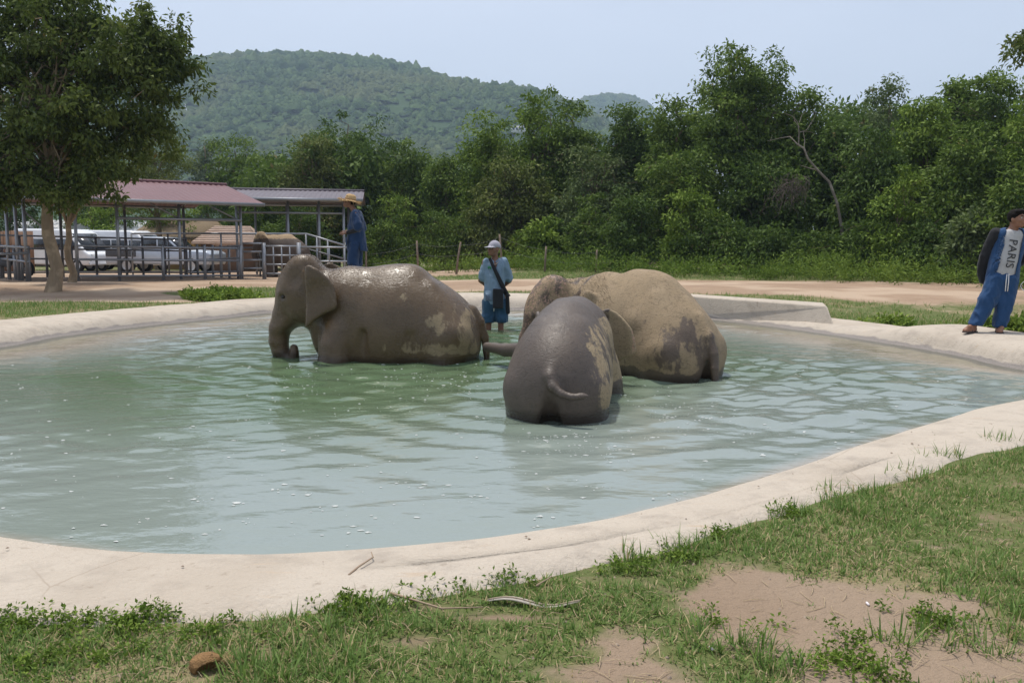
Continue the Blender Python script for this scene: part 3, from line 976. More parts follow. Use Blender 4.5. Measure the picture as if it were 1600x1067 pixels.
for px in (205, 262, 345, 405, 478, 495, 512, 538):
    zt = np.interp(px, [205, 478, 540], [0, .0, 1]); yy_ = np.interp(px, [205, 478, 540], [365, 365.5, 384])
    a = atd(px, yy_, D2); post(far, a[:2], a[2] - gz1(a[0], a[1]), .035)
# fence posts and wire at the wood
fence = empty('wire_fence', (0, 0, 0), 0, 'sagging wire fence on crooked wooden posts at the foot of the wood', 'fence')
M_WOOD = simple('weathered_wood', (.20, .15, .11), .9, var=.3, scale=8, bump=.4)
fp = [(572, 393, 402), (653, 376, 405), (712, 378, 400), (784, 366, 402), (850, 385, 408), (930, 390, 412)]
tops = []
for i, (px, t0, t1) in enumerate(fp):
    d = 33.5 + (.3 if i % 2 else 0)
    x = (px - CX) * d / F_PX; zb = gz1(x, d); zt = float(atd(px, t0, d)[2])
    lean = [(.0), (-.05), (.18), (-.12), (.05), (.02)][i]
    MB().tube([(x, d, zb - .1), (x + lean * .4, d, (zb + zt) / 2), (x + lean, d, max(zt, zb + .6))], [.045, .042, .035], 7).build('post', M_WOOD, fence, True)
    tops.append(np.array([x + lean * .8, d - .05, max(zt, zb + .6) - .12]))
for a, b in zip(tops[:-1], tops[1:]):
    for k in (0, .38):
        u = np.linspace(0, 1, 7)[:, None]; P = a + (b - a) * u; P[:, 2] -= np.sin(u[:, 0] * PI) * .09 + k
        MB().tube(P, [.0035] * 7, 5).build('wire', M_STEEL_D, fence, True)
# vehicles ------------------------------------------------------------
M_WHITE = simple('white_paint', (.74, .75, .76), .25, var=.04, scale=1, spec=.5)
M_GLASS = NT('dark_glass'); M_GLASS = M_GLASS.done(M_GLASS.bsdf((.015, .018, .022), .08, spec=.6))
M_TYRE = simple('tyre_rubber', (.025, .025, .025), .85)
M_RIMM = simple('wheel_rim', (.42, .43, .44), .35, .7)
M_DGREY = simple('dark_grey_paint', (.07, .075, .085), .4)
M_LAMP = simple('lamp_glass', (.6, .6, .58), .15)
M_REDL = simple('tail_lamp', (.35, .02, .02), .2)
def wheel(root, x, y, r=.34, w=.22):
    R = np.array([[1, 0, 0], [0, 0, -1], [0, 1, 0]])
    ty = MB().lathe([(r * .62, -w / 2), (r * .93, -w / 2), (r, -w * .33), (r, w * .33), (r * .93, w / 2), (r * .62, w / 2)], (x, y, r), 20, R).build('wheel', M_TYRE, root, True)
    MB().lathe([(.001, -w * .42), (r * .2, -w * .46), (r * .55, -w * .36), (r * .64, -w * .44), (r * .64, w * .44), (r * .55, w * .36), (r * .2, w * .46), (.001, w * .42)], (x, y, r), 16, R).build('rim', M_RIMM, ty, True)
def slab(root, name, poly, y0, y1, mat, parent=None, bevel=.04):
    o = MB().prism(poly, y0, y1).build(name, mat, parent or root)
    if bevel:
        md = o.modifiers.new('bevel', 'BEVEL'); md.width = bevel; md.segments = 2; md.limit_method = 'ANGLE'; md.angle_limit = math.radians(25)
    return o
def van(label, loc, rz):
    r = empty('van', loc, rz, label, 'van', 'white vans parked behind the shed')
    r.scale = (.9, .9, .88)
    body = [(-2.6, .35), (2.45, .35), (2.62, .62), (2.58, .95), (2.30, 1.08), (1.75, 1.62), (1.35, 2.05), (.9, 2.24), (-2.2, 2.26), (-2.48, 2.15), (-2.62, 1.1)]
    slab(r, 'body', body, -.92, .92, M_WHITE, bevel=.09)
    for s in (-1, 1):
        y = s * .925
        for (x0, x1) in ((-2.35, -1.35), (-1.28, -.25), (-.18, .75)):
            slab(r, 'window', [(x0, 1.15), (x1, 1.15), (x1, 1.72), (x0, 1.72)], y - .006, y + .006, M_GLASS, bevel=0)
        slab(r, 'window', [(.82, 1.15), (1.98, 1.15), (1.5, 1.72), (.82, 1.72)], y - .006, y + .006, M_GLASS, bevel=0)
        wheel(r, 1.75, s * .82); wheel(r, -1.55, s * .82)
        MB().box((2.5, s * .7, .86), (.18, .3, .2), bev=.05).build('headlight', M_LAMP, r)
        MB().box((-2.6, s * .82, 1.2), (.08, .14, .5), bev=.02).build('tail_lamp', M_REDL, r)
        MB().box((1.85, s * 1.02, 1.22), (.1, .16, .24), bev=.03).build('mirror', M_DGREY, r)
    a, b = np.array([2.26, 1.13]), np.array([1.38, 2.0]); nv = np.array([.7, .71]) * .03
    slab(r, 'windscreen', [tuple(a + nv), tuple(b + nv), tuple(b + nv * .2), tuple(a + nv * .2)], -.8, .8, M_GLASS, bevel=0)
    slab(r, 'rear_window', [(-2.62, 1.25), (-2.58, 1.85), (-2.62, 1.86), (-2.66, 1.26)], -.7, .7, M_GLASS, bevel=0)
    MB().box((2.56, 0, .5), (.16, 1.8, .26), bev=.05).build('bumper', M_WHITE, r)
    return r
def spot(px, d):
    x = (px - CX) * d / F_PX
    return (x, d, gz1(x, d))
van('white high-roof van parked furthest left, partly behind the tree trunk', spot(102, 41.5), math.radians(-18))
van('white high-roof van parked right of the first, behind the shed posts', spot(197, 43), math.radians(-8))
pk = empty('pickup_truck', spot(262, 40), math.radians(-6), 'silver pickup truck with dark load bed parked behind the pen', 'pickup')
M_SILV = simple('silver_paint', (.42, .46, .52), .3, .3, .05)
slab(pk, 'body', [(-2.5, .42), (2.45, .42), (2.5, .9), (2.3, 1.02), (1.2, 1.08), (.55, 1.12), (-2.5, 1.08)], -.85, .85, M_SILV, bevel=.06)
slab(pk, 'cab', [(1.05, 1.05), (.45, 1.62), (-.75, 1.66), (-.95, 1.05)], -.76, .76, M_SILV, bevel=.06)
slab(pk, 'load_bed', [(-2.48, .75), (-1.02, .75), (-1.02, 1.12), (-2.48, 1.12)], -.875, .875, M_DGREY, bevel=.03)
for s in (-1, 1):
    slab(pk, 'window', [(.92, 1.1), (.42, 1.54), (.0, 1.56), (.0, 1.1)], s * .765 - .006, s * .765 + .006, M_GLASS, bevel=0)
    slab(pk, 'window', [(-.08, 1.1), (-.08, 1.56), (-.7, 1.58), (-.82, 1.1)], s * .765 - .006, s * .765 + .006, M_GLASS, bevel=0)
    wheel(pk, 1.55, s * .76, .36); wheel(pk, -1.5, s * .76, .36)
    MB().box((2.42, s * .62, .82), (.14, .3, .16), bev=.04).build('headlight', M_LAMP, pk)
slab(pk, 'windscreen', [(1.09, 1.09), (.5, 1.62), (.48, 1.60), (1.06, 1.07)], -.68, .68, M_GLASS, bevel=0)
mc = empty('motorbike', spot(6, 27.5), math.radians(12), 'dark motorbike parked at the far left edge', 'motorbike')
for x in (-.62, .62):
    R = np.array([[1, 0, 0], [0, 0, -1], [0, 1, 0]]); w = MB().lathe([(.22, -.05), (.28, -.05), (.30, 0), (.28, .05), (.22, .05)], (x, 0, .3), 18, R).build('wheel', M_TYRE, mc, True)
    MB().lathe([(.001, -.03), (.05, -.04), (.05, .04), (.001, .03)], (x, 0, .3), 10, R).build('hub', M_RIMM, w, True)
slab(mc, 'body', [(-.5, .42), (.2, .35), (.5, .75), (.42, .9), (.15, .62), (-.3, .68), (-.7, .72)], -.12, .12, M_DGREY, bevel=.05)
slab(mc, 'seat', [(-.65, .72), (.1, .68), (.08, .78), (-.6, .84)], -.13, .13, M_TYRE, bevel=.04)
MB().tube([(.62, -.08, .3), (.42, -.08, .95), (.36, -.33, 1.02)], [.02] * 3, 6).tube([(.62, .08, .3), (.42, .08, .95), (.36, .33, 1.02)], [.02] * 3, 6).build('handlebar', M_STEEL_D, mc, True)
MB().lathe([(.001, .1), (.06, .07), (.08, 0), (.001, -.02)], (.5, 0, .88), 12).build('headlight', M_LAMP, mc, True)
# huts -----------------------------------------------------------------
M_TILE = NT('clay_tiles'); c = M_TILE.coord('Object')
br = M_TILE.N.new('ShaderNodeTexBrick'); M_TILE.L.new(c, br.inputs['Vector'])
M_TILE = M_TILE.done(M_TILE.bsdf(M_TILE.mix(M_TILE.noise(c, 3, 4), (.40, .25, .17), (.60, .46, .36)), .8, M_TILE.bump(M_TILE.noise(c, 9, 3), .5, .05)))
M_THATCH = simple('thatch', (.17, .125, .075), .95, var=.35, scale=9, bump=.9, bscale=18)
M_OCHRE = simple('ochre_wall', (.42, .25, .08), .8)
M_BROWNW = simple('brown_wall', (.20, .13, .09), .85)
M_WSHEET = simple('white_sheet_roof', (.72, .72, .72), .4, var=.05)
def hut(name, label, px, d, w, dp, zw, zr, roofm, wallm, over, hip=.6, rz=0.0, rows=0):
    r = empty(name, spot(px, d), rz, label, 'hut')
    MB().box((0, 0, zw / 2), (w, dp, zw)).build('wall', wallm, r)
    e = [(-w / 2 - over, -dp / 2 - over, zw - .05), (w / 2 + over, -dp / 2 - over, zw - .05), (w / 2 + over, dp / 2 + over, zw - .05), (-w / 2 - over, dp / 2 + over, zw - .05)]
    k = w / 2 - hip
    rr_ = [(-k, 0, zr), (k, 0, zr)]
    V = np.array(e + rr_ + [(x, y, z - .08) for x, y, z in e])
    ro = MB().add(V, [np.array([[0, 1, 5, 4], [2, 3, 4, 5], [0, 6, 7, 1], [1, 7, 8, 2], [2, 8, 9, 3], [3, 9, 6, 0], [9, 8, 7, 6]]), np.array([[1, 2, 5], [3, 0, 4]])]).build('roof', roofm, r)
    for q in range(rows):                           # courses of tiles laid as low steps
        f_ = q / rows; f2 = (q + .93) / rows
        a = np.array(e[0]) * (1 - f_) + np.array(rr_[0]) * f_; b = np.array(e[1]) * (1 - f_) + np.array(rr_[1]) * f_
        a2 = np.array(e[0]) * (1 - f2) + np.array(rr_[0]) * f2; b2 = np.array(e[1]) * (1 - f2) + np.array(rr_[1]) * f2
        up_ = np.array([0, -.02, .035])
        MB().add(np.array([a + up_ * 1.4, b + up_ * 1.4, b2 + up_ * .5, a2 + up_ * .5, a, b]), np.array([[0, 1, 2, 3], [4, 5, 1, 0]])).build('tile_course', roofm, ro)
    return r
h1 = hut('tiled_hut', 'small hut with a pinkish clay-tile roof behind the steel pen', 366, 46, 2.6, 2.4, 1.55, 2.35, M_TILE, M_BROWNW, .35, .35, rows=9)
h2 = hut('thatched_hut', 'ochre-walled hut with shaggy thatched eaves behind the pickup', 292, 52, 4.6, 3, 1.9, 3.0, M_THATCH, M_OCHRE, .5, .6)
for k in range(9):
    MB().box((-2.0 + k * .5, -1.53, .95), (.12, .05, .7)).build('baluster', simple('yellow_paint', (.55, .36, .08), .6), h2)
rng = np.random.default_rng(4); mb = MB()
for k in range(260):
    x = rng.uniform(-2.8, 2.8); mb.tube([(x, -2.0, 1.92), (x + rng.normal(0, .05), -2.06, 1.92 - rng.uniform(.15, .45))], [.02, .005], 3, False)
tag(mb.build('thatch_fringe', M_THATCH, h2), kind='stuff')
h3 = empty('long_building', spot(150, 60), 0, 'long low building with a white sheet roof behind the vans', 'building')
MB().box((0, 0, 1.1), (10, 4, 2.2)).build('wall', M_BROWNW, h3)
V = np.array([(-5.4, -2.6, 2.2), (5.4, -2.6, 2.2), (5.4, 0, 3.2), (-5.4, 0, 3.2), (5.4, 2.6, 2.2), (-5.4, 2.6, 2.2)])
MB().add(np.concatenate([V, V - [0, 0, .08]]), np.array([[0, 1, 2, 3], [3, 2, 4, 5], [7, 6, 9, 8], [8, 9, 11, 10], [0, 6, 7, 1]])).build('roof', M_WSHEET, h3)
for k in range(5): MB().box((-4 + k * 2, -2.01, 1.2), (.9, .06, .9)).build('window', M_GLASS, h3)
h4 = empty('plank_wall', spot(-14, 36), 0, 'orange-brown plank wall at the left edge behind the sheds', 'wall')
for k in range(14): MB().box((-2.2 + k * .30, 0, .85 + .02 * (k % 3)), (.28, .05 + .01 * (k % 2), 1.75)).build('plank', simple('orange_plank', (.20, .115, .07), .85, var=.25, scale=3), h4)
# elephant standing in the pen behind the gate (a copy of the pool animal's mesh is added after the elephants)
# things on the hill
tw = empty('radio_mast', atd(291, 205, 640), 0, 'slim radio mast with white antennas on the left slope of the hill', 'mast')
zt = 18.0
for (x, y) in ((-.5, -.3), (.5, -.3), (0, .6)): MB().bar((x, y, -12), (x * .4, y * .4, zt), .09, 5).build('leg', M_STEEL, tw, True)
for k in range(12):
    z0 = -12 + k * 2.5; s = 1 - .6 * (k / 12)
    MB().bar((-.5 * s, -.3 * s, z0), (.5 * s, -.3 * s, z0 + 2.4), .05, 4).build('brace', M_STEEL, tw, True)
for (x, z) in ((-.9, 15), (.9, 15), (0, 17.5), (-.9, 10.5), (.9, 11)): MB().box((x, -.3, z), (.5, .3, 2.6), bev=.05).build('antenna', M_WHITE, tw)
vh = empty('villa', atd(810, 203, 560), 0, 'white villa half hidden by the slim trees on the hillside', 'house')
MB().box((0, 0, 0), (9, 6, 4)).build('wall', M_WHITE, vh)
MB().box((0, -.2, 2.15), (10, 7, .3)).build('roof', simple('villa_roof', (.32, .34, .4), .6), vh)
for k in range(4): MB().box((-3 + 2 * k, -3.02, .3), (1.2, .1, 1.6)).build('window', M_GLASS, vh)
# stepped concrete blocks on the rim -----------------------------------
def kerb_block(label, pts_in, z1, name='concrete_block'):
    P = np.array(pts_in, float)
    c = P.mean(0)
    T = c + (P - c) * np.array([.95, .80])
    n = len(P)
    V = np.concatenate([np.c_[P, np.full(n, -.05)], np.c_[T, np.full(n, z1)]])
    j = np.arange(n); k = (j + 1) % n
    r = empty(name, (0, 0, 0), 0, label, 'block')
    o = MB().add(V, [np.stack([j, k, k + n, j + n], 1), np.array([list(range(n, 2 * n))])]).build('slab', M_RIM, r)
    md = o.modifiers.new('bevel', 'BEVEL'); md.width = .03; md.segments = 3
    return r
def gpt(px, d): return ((px - CX) * d / F_PX, d)
kerb_block('long raised concrete block with sloping ends on the far rim', [gpt(1040, 17.15), gpt(1312, 13.95), gpt(1300, 14.9), gpt(1040, 18.0)], .41)
q = at(555, 487, 0)
kerb_block('raised concrete step under the straw-hatted man, behind the brown elephant', [(q[0] - .9, q[1] - .05), (q[0] + .9, q[1] - .05), (q[0] + .9, q[1] + .85), (q[0] - .9, q[1] + .85)], .50)
# ------------------------------------------------------------------ trees and shrubs
def leaf_mat(name, dark, light, dry=None, gloss=.5):
    t = NT(name)
    tn = t.attr('tint')
    col = t.mix(tn, dark, light)
    if dry: col = t.mix(t.ramp(tn, .93, .97), col, dry)
    a = t.bsdf(col, .62, spec=.12)
    tl = t.n('BsdfTranslucent')
    t.put(tl.inputs['Color'], t.mix(.4, col, (.12, .22, .03)))
    m = t.n('MixShader'); m.inputs[0].default_value = .26
    t.L.new(a, m.inputs[1]); t.L.new(tl.outputs[0], m.inputs[2])
    return t.done(m.outputs[0])
LEAF = {
    'mid': leaf_mat('leaf_mid_green', (.022, .050, .010), (.205, .285, .055), (.20, .17, .06)),
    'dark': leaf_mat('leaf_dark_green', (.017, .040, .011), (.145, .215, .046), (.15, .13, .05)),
    'bright': leaf_mat('leaf_bright_green', (.050, .100, .014), (.255, .345, .056)),
    'olive': leaf_mat('leaf_olive', (.040, .058, .016), (.22, .25, .068), (.24, .19, .09)),
    'pale': leaf_mat('leaf_pale_green', (.050, .078, .028), (.190, .235, .092), (.25, .20, .11)),
    'grey': leaf_mat('leaf_grey_green', (.060, .085, .050), (.145, .175, .105)),
    'near': leaf_mat('leaf_near_tree', (.026, .046, .012), (.185, .22, .056), (.24, .15, .05), .42),
}
def bark(name, a, b):
    t = NT(name)
    c = t.coord('Object', (1, 1, .25))
    col = t.mix(t.noise(c, 14, 6, .65), a, b)
    col = t.mix(t.ramp(t.noise(t.coord('Object'), 2.5, 3), .5, .7), col, tuple(np.array(b) * 1.25))
    return t.done(t.bsdf(col, .9, t.bump(t.noise(c, 24, 5), .8, .03), spec=.15))
BARK = {'brown': bark('bark_brown', (.10, .075, .05), (.24, .18, .125)), 'tan': bark('bark_tan', (.17, .125, .08), (.34, .26, .175)), 'pale': bark('bark_pale', (.12, .10, .08), (.24, .21, .175)), 'dark': bark('bark_dark', (.05, .04, .03), (.13, .105, .08))}
def leaves(rng, C, R, per, L, droop=.35, flat=.6, wid=.42, tints=None, up=.9):
    """leaf blades scattered through clumps with centres C and radii R"""
    n = len(C) * per
    ci = np.repeat(np.arange(len(C)), per)
    off = rng.normal(0, 1, (n, 3)); off /= np.linalg.norm(off, axis=1)[:, None] + 1e-9
    off *= (rng.uniform(0, 1, n) ** .45)[:, None]
    off[:, 2] *= flat
    P = C[ci] + off * R[ci][:, None]
    a = off * .7 + rng.normal(0, .55, (n, 3)); a[:, 2] -= droop
    a /= np.linalg.norm(a, axis=1)[:, None] + 1e-9
    nn = rng.normal(0, .55, (n, 3)); nn[:, 2] += up
    s = np.cross(a, nn); s /= np.linalg.norm(s, axis=1)[:, None] + 1e-9
    u = np.cross(s, a)
    ll = (L * rng.uniform(.6, 1.25, n))[:, None]
    w = ll * wid * .5
    p0 = P; p2 = P + a * ll - u * ll * .12
    p1 = P + a * ll * .48 + s * w + u * w * .25; p3 = P + a * ll * .48 - s * w + u * w * .25
    V = np.stack([p0, p1, p2, p3], 1).reshape(-1, 3)
    F = np.arange(n * 4).reshape(-1, 4)
    ct = rng.uniform(0, 1, len(C)) if tints is None else tints
    tn = np.clip(.55 * ct[ci] + .45 * rng.uniform(0, 1, n), 0, 1)
    return V, F, np.repeat(tn, 4)
def limb(rng, a, b, r0, r1, seg=5, wob=.08):
    a = np.asarray(a, float); b = np.asarray(b, float)
    t = np.linspace(0, 1, seg)[:, None]
    P = a + (b - a) * t
    L = np.linalg.norm(b - a)
    P[1:-1] += rng.normal(0, wob * L * .5, (seg - 2, 3))
    P[:, 2] += (np.sin(t[:, 0] * PI) * L * .10)
    return P, np.linspace(r0, r1, seg)
def make_tree(name, label, cat, base, H, lobes, leaf='mid', brk='brown', seed=1, clumps=90, per=80, L=.2, cr=.55, trunk_r=None, fork=.35, limbs=22, lean=(0, 0), droop=.35, flat=.6, group=None, shell=.42, wid=.42, trunk=True, up=.5):
    """lobes: list of (dx, dy, z, rx, ry, rz) relative to the base"""
    rng = np.random.default_rng(seed)
    lb = np.array(lobes, float)
    wts = (lb[:, 3] * lb[:, 4] * lb[:, 5]) ** .62
    which = rng.choice(len(lb), clumps, p=wts / wts.sum())
    d = rng.normal(0, 1, (clumps, 3)); d /= np.linalg.norm(d, axis=1)[:, None]
    d[:, 2] = np.where(rng.uniform(0, 1, clumps) < .35, np.abs(d[:, 2]), d[:, 2])
    r = rng.uniform(0, 1, clumps) ** shell
    C = lb[which, :3] + d * r[:, None] * lb[which, 3:6] * rng.uniform(.82, 1.12, (clumps, 1))
    C[:, 2] = np.maximum(C[:, 2], .12)
    R = cr * rng.uniform(.55, 1.35, clumps)
    V, F, T = leaves(rng, C, R, per, L, droop, flat, wid, up=up)
    V[:, 2] = np.maximum(V[:, 2], .01)
    root = empty(name, base, 0, label, cat, group)
    if trunk:
        tr = trunk_r or H * .016 + .03
        mb = MB()
        th = H * fork
        P, rr = limb(rng, (0, 0, -.15), (lean[0], lean[1], th), tr * 1.15, tr * .8, 6, .05)
        rr[0] *= 1.35
        mb.tube(P, rr, 9, False)
        top = P[-1]
        lead, lr = limb(rng, top, lb[0, :3] + np.array([0, 0, lb[0, 5] * .55]), tr * .75, tr * .12, 6, .10)
        mb.tube(lead, lr, 7, False)
        order = rng.permutation(clumps)[:limbs]
        for k in order:
            j = rng.integers(0, 4)
            a = lead[j] if rng.uniform() < .7 else P[-1]
            b_, br = limb(rng, a, C[k], lr[j] * .62, max(.006, tr * .05), 6, .12)
            mb.tube(b_, br, 5, False)
            for q in rng.integers(2, 5, 2):
                e = b_[q] + rng.normal(0, 1, 3) * R[k] * .9
                t_, trr = limb(rng, b_[q], e, br[q] * .5, .004, 4, .12)
                mb.tube(t_, trr, 4, False)
        tk = mb.build('trunk', BARK[brk], root, True)
    link('crown', mesh_np('crown', V, F, LEAF[leaf], False, {'tint': T}), root)
    return root
def px_tree(name, label, cat, px, d, top, half, leaf, seed, low=.25, brk='brown', parts=None, **kw):
    """a tree standing at distance d under image column px, its top and half width measured in the photo"""
    x = (px - CX) * d / F_PX
    zb = gz1(x, d)
    zt = atd(px, top, d)[2]
    H = zt - zb
    w = half * d / F_PX
    rng = np.random.default_rng(seed + 500)
    if parts is None:
        zl = H * low
        hm = (H - zl) / 2
        parts = [(0, 0, zl + hm * 1.25, w * .75, w * .75, hm * .74), (-w * .38, rng.uniform(-.3, .3) * w, zl + hm * .78, w * .62, w * .6, hm * .62), (w * .40, rng.uniform(-.3, .3) * w, zl + hm * .85, w * .60, w * .6, hm * .6), (rng.uniform(-.2, .2) * w, -w * .3, zl + hm * .45, w * .72, w * .6, hm * .45)]
    else:
        parts = [((p - px) * d / F_PX, dy, (371 - y_ + (p - 800) * .008) * d / F_PX + CAM_Z - zb, rx * d / F_PX, rx * d / F_PX * .9, rz * d / F_PX) for (p, y_, rx, rz, dy) in parts]
    return make_tree(name, label, cat, (x, d, zb), H, parts, leaf, brk, seed, **kw)
GT = 'trees of the woodland edge'
GS = 'shrubs along the woodland edge'
# big tree in front of the shed
_x = (80 - CX) * 20.6 / F_PX
make_tree('tree', 'big leafy tree standing on bare sand in front of the red-roofed shed', 'tree', (_x, 20.6, gz1(_x, 20.6)), 7.4,
    [(0.2, 0, 5.3, 2.0, 1.9, 1.9), (1.9, -.2, 5.2, 1.35, 1.3, 1.25), (-1.6, .2, 4.9, 1.6, 1.5, 1.9), (.9, -.4, 3.7, 2.0, 1.4, 1.1), (-1.3, -.4, 3.0, 1.5, 1.1, .95), (2.75, 0, 5.0, .75, .8, .95), (0, .2, 6.8, 2.1, 1.7, .8), (1.0, .2, 2.75, 1.1, .9, .55), (-.7, -.5, 2.6, .9, .7, .5), (2.2, .3, 3.7, .9, .8, .7), (2.6, .1, 5.9, .9, .8, .8), (3.0, 0, 5.3, .75, .7, .9), (-1.3, -.4, 2.3, 1.2, .9, .45), (.5, -.4, 2.35, 1.1, .8, .42)],
    'near', 'tan', 901, clumps=600, per=95, L=.145, cr=.36, trunk_r=.135, fork=.36, limbs=90, lean=(.12, 0), droop=.55, flat=.7, shell=.6)
# second slender forked one just behind it
_x = (111 - CX) * 23.4 / F_PX
make_tree('tree', 'slender pale tree with a forked trunk just behind the big leafy tree', 'tree', (_x, 23.4, gz1(_x, 23.4)), 5.0,
    [(0, .2, 3.6, 1.2, 1.0, 1.0), (.7, .3, 3.0, .9, .8, .6)], 'near', 'tan', 902, clumps=60, per=80, L=.16, cr=.42, trunk_r=.09, fork=.3, limbs=16, droop=.5)
TREES = [
 # px, dist, top, half width, leaf, label, options
 (250, 47, 188, 62, 'olive', 'feathery light green tree rising behind the red shed roof', dict(L=.11, per=150, clumps=110, low=.3, flat=.5)),
 (326, 95, 203, 26, 'grey', 'hazy grey-green tree far off between shed roof and hill', dict(L=.4, clumps=50, cr=.9)),
 (372, 56, 206, 46, 'mid', 'rounded green tree above the grey shed roof', dict(low=.2)),
 (425, 52, 232, 40, 'mid', 'low leafy tree filling the gap left of the broad dark tree', dict(low=.1)),
 (180, 60, 235, 60, 'mid', 'green tree glimpsed behind the crown of the big near tree', dict(low=.2)),
 (20, 58, 225, 70, 'dark', 'dark tree at the left edge behind the sheds', dict(low=.15)),
 (545, 50, 172, 98, 'dark', 'broad dark green tree with the widest crown behind the straw-hatted man', dict(clumps=230, low=.10, L=.2, cr=.6)),
 (490, 47, 205, 46, 'olive', 'olive tree leaning out at the left of the broad dark tree', dict(low=.15)),
 (640, 47, 212, 46, 'mid', 'leafy tree right of the broad dark tree with a bright tuft on top', dict(low=.1)),
 (700, 45, 232, 40, 'mid', 'mixed green tree with a bare pale branch above the capped man', dict(low=.08)),
 (765, 44, 158, 44, 'bright', 'slim fresh green tree with loose upright top in front of the hill', dict(low=.1, clumps=110, shell=.55)),
 (838, 44, 134, 52, 'bright', 'tall slim light green tree standing highest beside the far hill gap', dict(low=.1, clumps=130, shell=.55)),
 (800, 42, 225, 60, 'olive', 'olive-green tree tangled with twigs below the two slim light trees', dict(low=.05, limbs=40)),
 (890, 44, 148, 44, 'mid', 'thin-crowned tree just left of the farther blue hill', dict(low=.3, shell=.6)),
 (925, 41, 222, 55, 'pale', 'greyish vine-hung tree with bare twigs below the blue hill', dict(low=.1, limbs=45, per=60)),
 (972, 42, 156, 30, 'dark', 'dark narrow tree standing out against the blue hill', dict(low=.3)),
 (1045, 40, 128, 46, 'mid', 'green tree on the left shoulder of the tallest tree', dict(low=.12, shell=.55)),
 (1150, 39, 60, 82, 'mid', 'tallest tree of the woodland, broad and ragged against the sky', dict(clumps=230, low=.30, shell=.55, limbs=50)),
 (1238, 38, 118, 40, 'mid', 'dense tree on the right shoulder of the tallest tree', dict(low=.2, shell=.5)),
 (1290, 37, 168, 44, 'dark', 'dark tree behind the bare pale tree', dict(low=.1)),
 (1372, 46, 122, 50, 'pale', 'pale hazy tree top showing behind the green wall of creepers', dict(low=.2)),
 (1425, 35, 140, 42, 'bright', 'yellow-green creeper-covered tree shaped like a column', dict(low=.08, clumps=150, droop=.7)),
 (1475, 38, 108, 34, 'mid', 'small-crowned tree sticking up right of the creeper column', dict(low=.3)),
 (1530, 36, 98, 44, 'mid', 'round-topped tree at the upper right above the man in blue', dict(low=.15, clumps=130)),
 (1595, 33, 150, 52, 'bright', 'light green tree at the right edge behind the man in blue', dict(low=.05, clumps=140)),
 (1660, 30, 120, 60, 'mid', 'leafy tree cut by the right edge of the picture', dict(low=.05, clumps=120)),
 (1350, 34, 205, 48, 'dark', 'dark creeper-draped tree left of the yellow-green column', dict(low=.05, clumps=130, droop=.7)),
 (1500, 32, 190, 55, 'mid', 'bushy tree in front of the round-topped tree', dict(low=.03, clumps=150)),
 (1060, 37, 220, 55, 'mid', 'leafy tree below the left shoulder of the tallest tree', dict(low=.04, clumps=140)),
 (1190, 36, 230, 60, 'dark', 'shadowy tree under the crown of the tallest tree', dict(low=.03, clumps=150)),
]
for i, (px, d, top, half, lf, lab, kw) in enumerate(TREES):
    kw = dict(kw); kw.setdefault('clumps', 110); kw.setdefault('cr', .58); kw.setdefault('L', .20); kw.setdefault('per', 85)
    kw['clumps'] = int(kw['clumps'] * 1.35)
    px_tree('tree', lab, 'tree', px, d, top, half * 1.18, lf, 100 + i, group=GT, **kw)
# overhanging bough at the top right corner: a tree standing just outside the frame
_x = (1745 - CX) * 22 / F_PX
make_tree('tree', 'tall tree whose leafy bough hangs into the top right corner', 'tree', (_x, 22, gz1(_x, 22)), 9.0,
    [(0, 0, 6.6, 1.6, 1.5, 1.6), (-2.3, 0, 5.95, .85, .6, .5), (-2.05, -.1, 5.1, .5, .6, .8), (-2.75, 0, 6.2, .45, .4, .25)], 'near', 'brown', 903, clumps=150, per=90, L=.15, cr=.36, limbs=40, droop=.5)
SHRUBS = [
 (622, 43, 290, 30, 'bright', 'bright green round shrub right of the straw-hatted man', .9),
 (600, 40, 335, 38, 'mid', 'dark leafy shrub low behind the straw-hatted man', 1),
 (690, 41, 318, 44, 'mid', 'green shrub behind the fence post', 1),
 (745, 41, 330, 34, 'olive', 'twiggy olive shrub left of the cap of the standing man', 1),
 (850, 40, 338, 46, 'bright', 'glossy big-leaved shrub right of the capped man', 1.6),
 (925, 38, 300, 50, 'mid', 'rounded shrub in front of the vine-hung tree', 1),
 (985, 36, 290, 46, 'dark', 'dark dome-shaped shrub above the heads of the elephants', 1),
 (1075, 35, 262, 42, 'bright', 'light green leafy shrub below the tallest tree', 1),
 (1120, 34, 330, 56, 'dark', 'wide dark shrub above the tan elephant', 1),
 (1200, 33, 345, 44, 'dark', 'deep green shrub under the dead branches', 1),
 (1275, 32, 365, 42, 'mid', 'low shrub at the foot of the bare pale tree', 1),
 (1345, 32, 330, 46, 'dark', 'shaded shrub right of the bare pale tree', 1),
 (1395, 31, 262, 44, 'bright', 'sunlit creeper mound below the yellow-green column', 1),
 (1450, 30, 335, 48, 'dark', 'dark shrub behind the dirt track near the right', 1),
 (1515, 28, 318, 40, 'pale', 'pale-leaved branching shrub just left of the man in blue', 1.3),
 (1580, 27, 250, 50, 'mid', 'tall shrub directly behind the man in blue', 1),
 (1650, 26, 300, 55, 'mid', 'shrub mass cut by the right edge', 1),
 (470, 42, 300, 40, 'dark', 'dark shrub under the grey shed roof', 1),
 (395, 50, 300, 40, 'dark', 'dark shrub behind the little tiled hut', 1),
 (275, 52, 300, 45, 'bright', 'bright hedge shrub showing between the sheds and the white van', 1),
 (160, 50, 318, 40, 'bright', 'bright shrub behind the van seen under the near tree', 1),
]
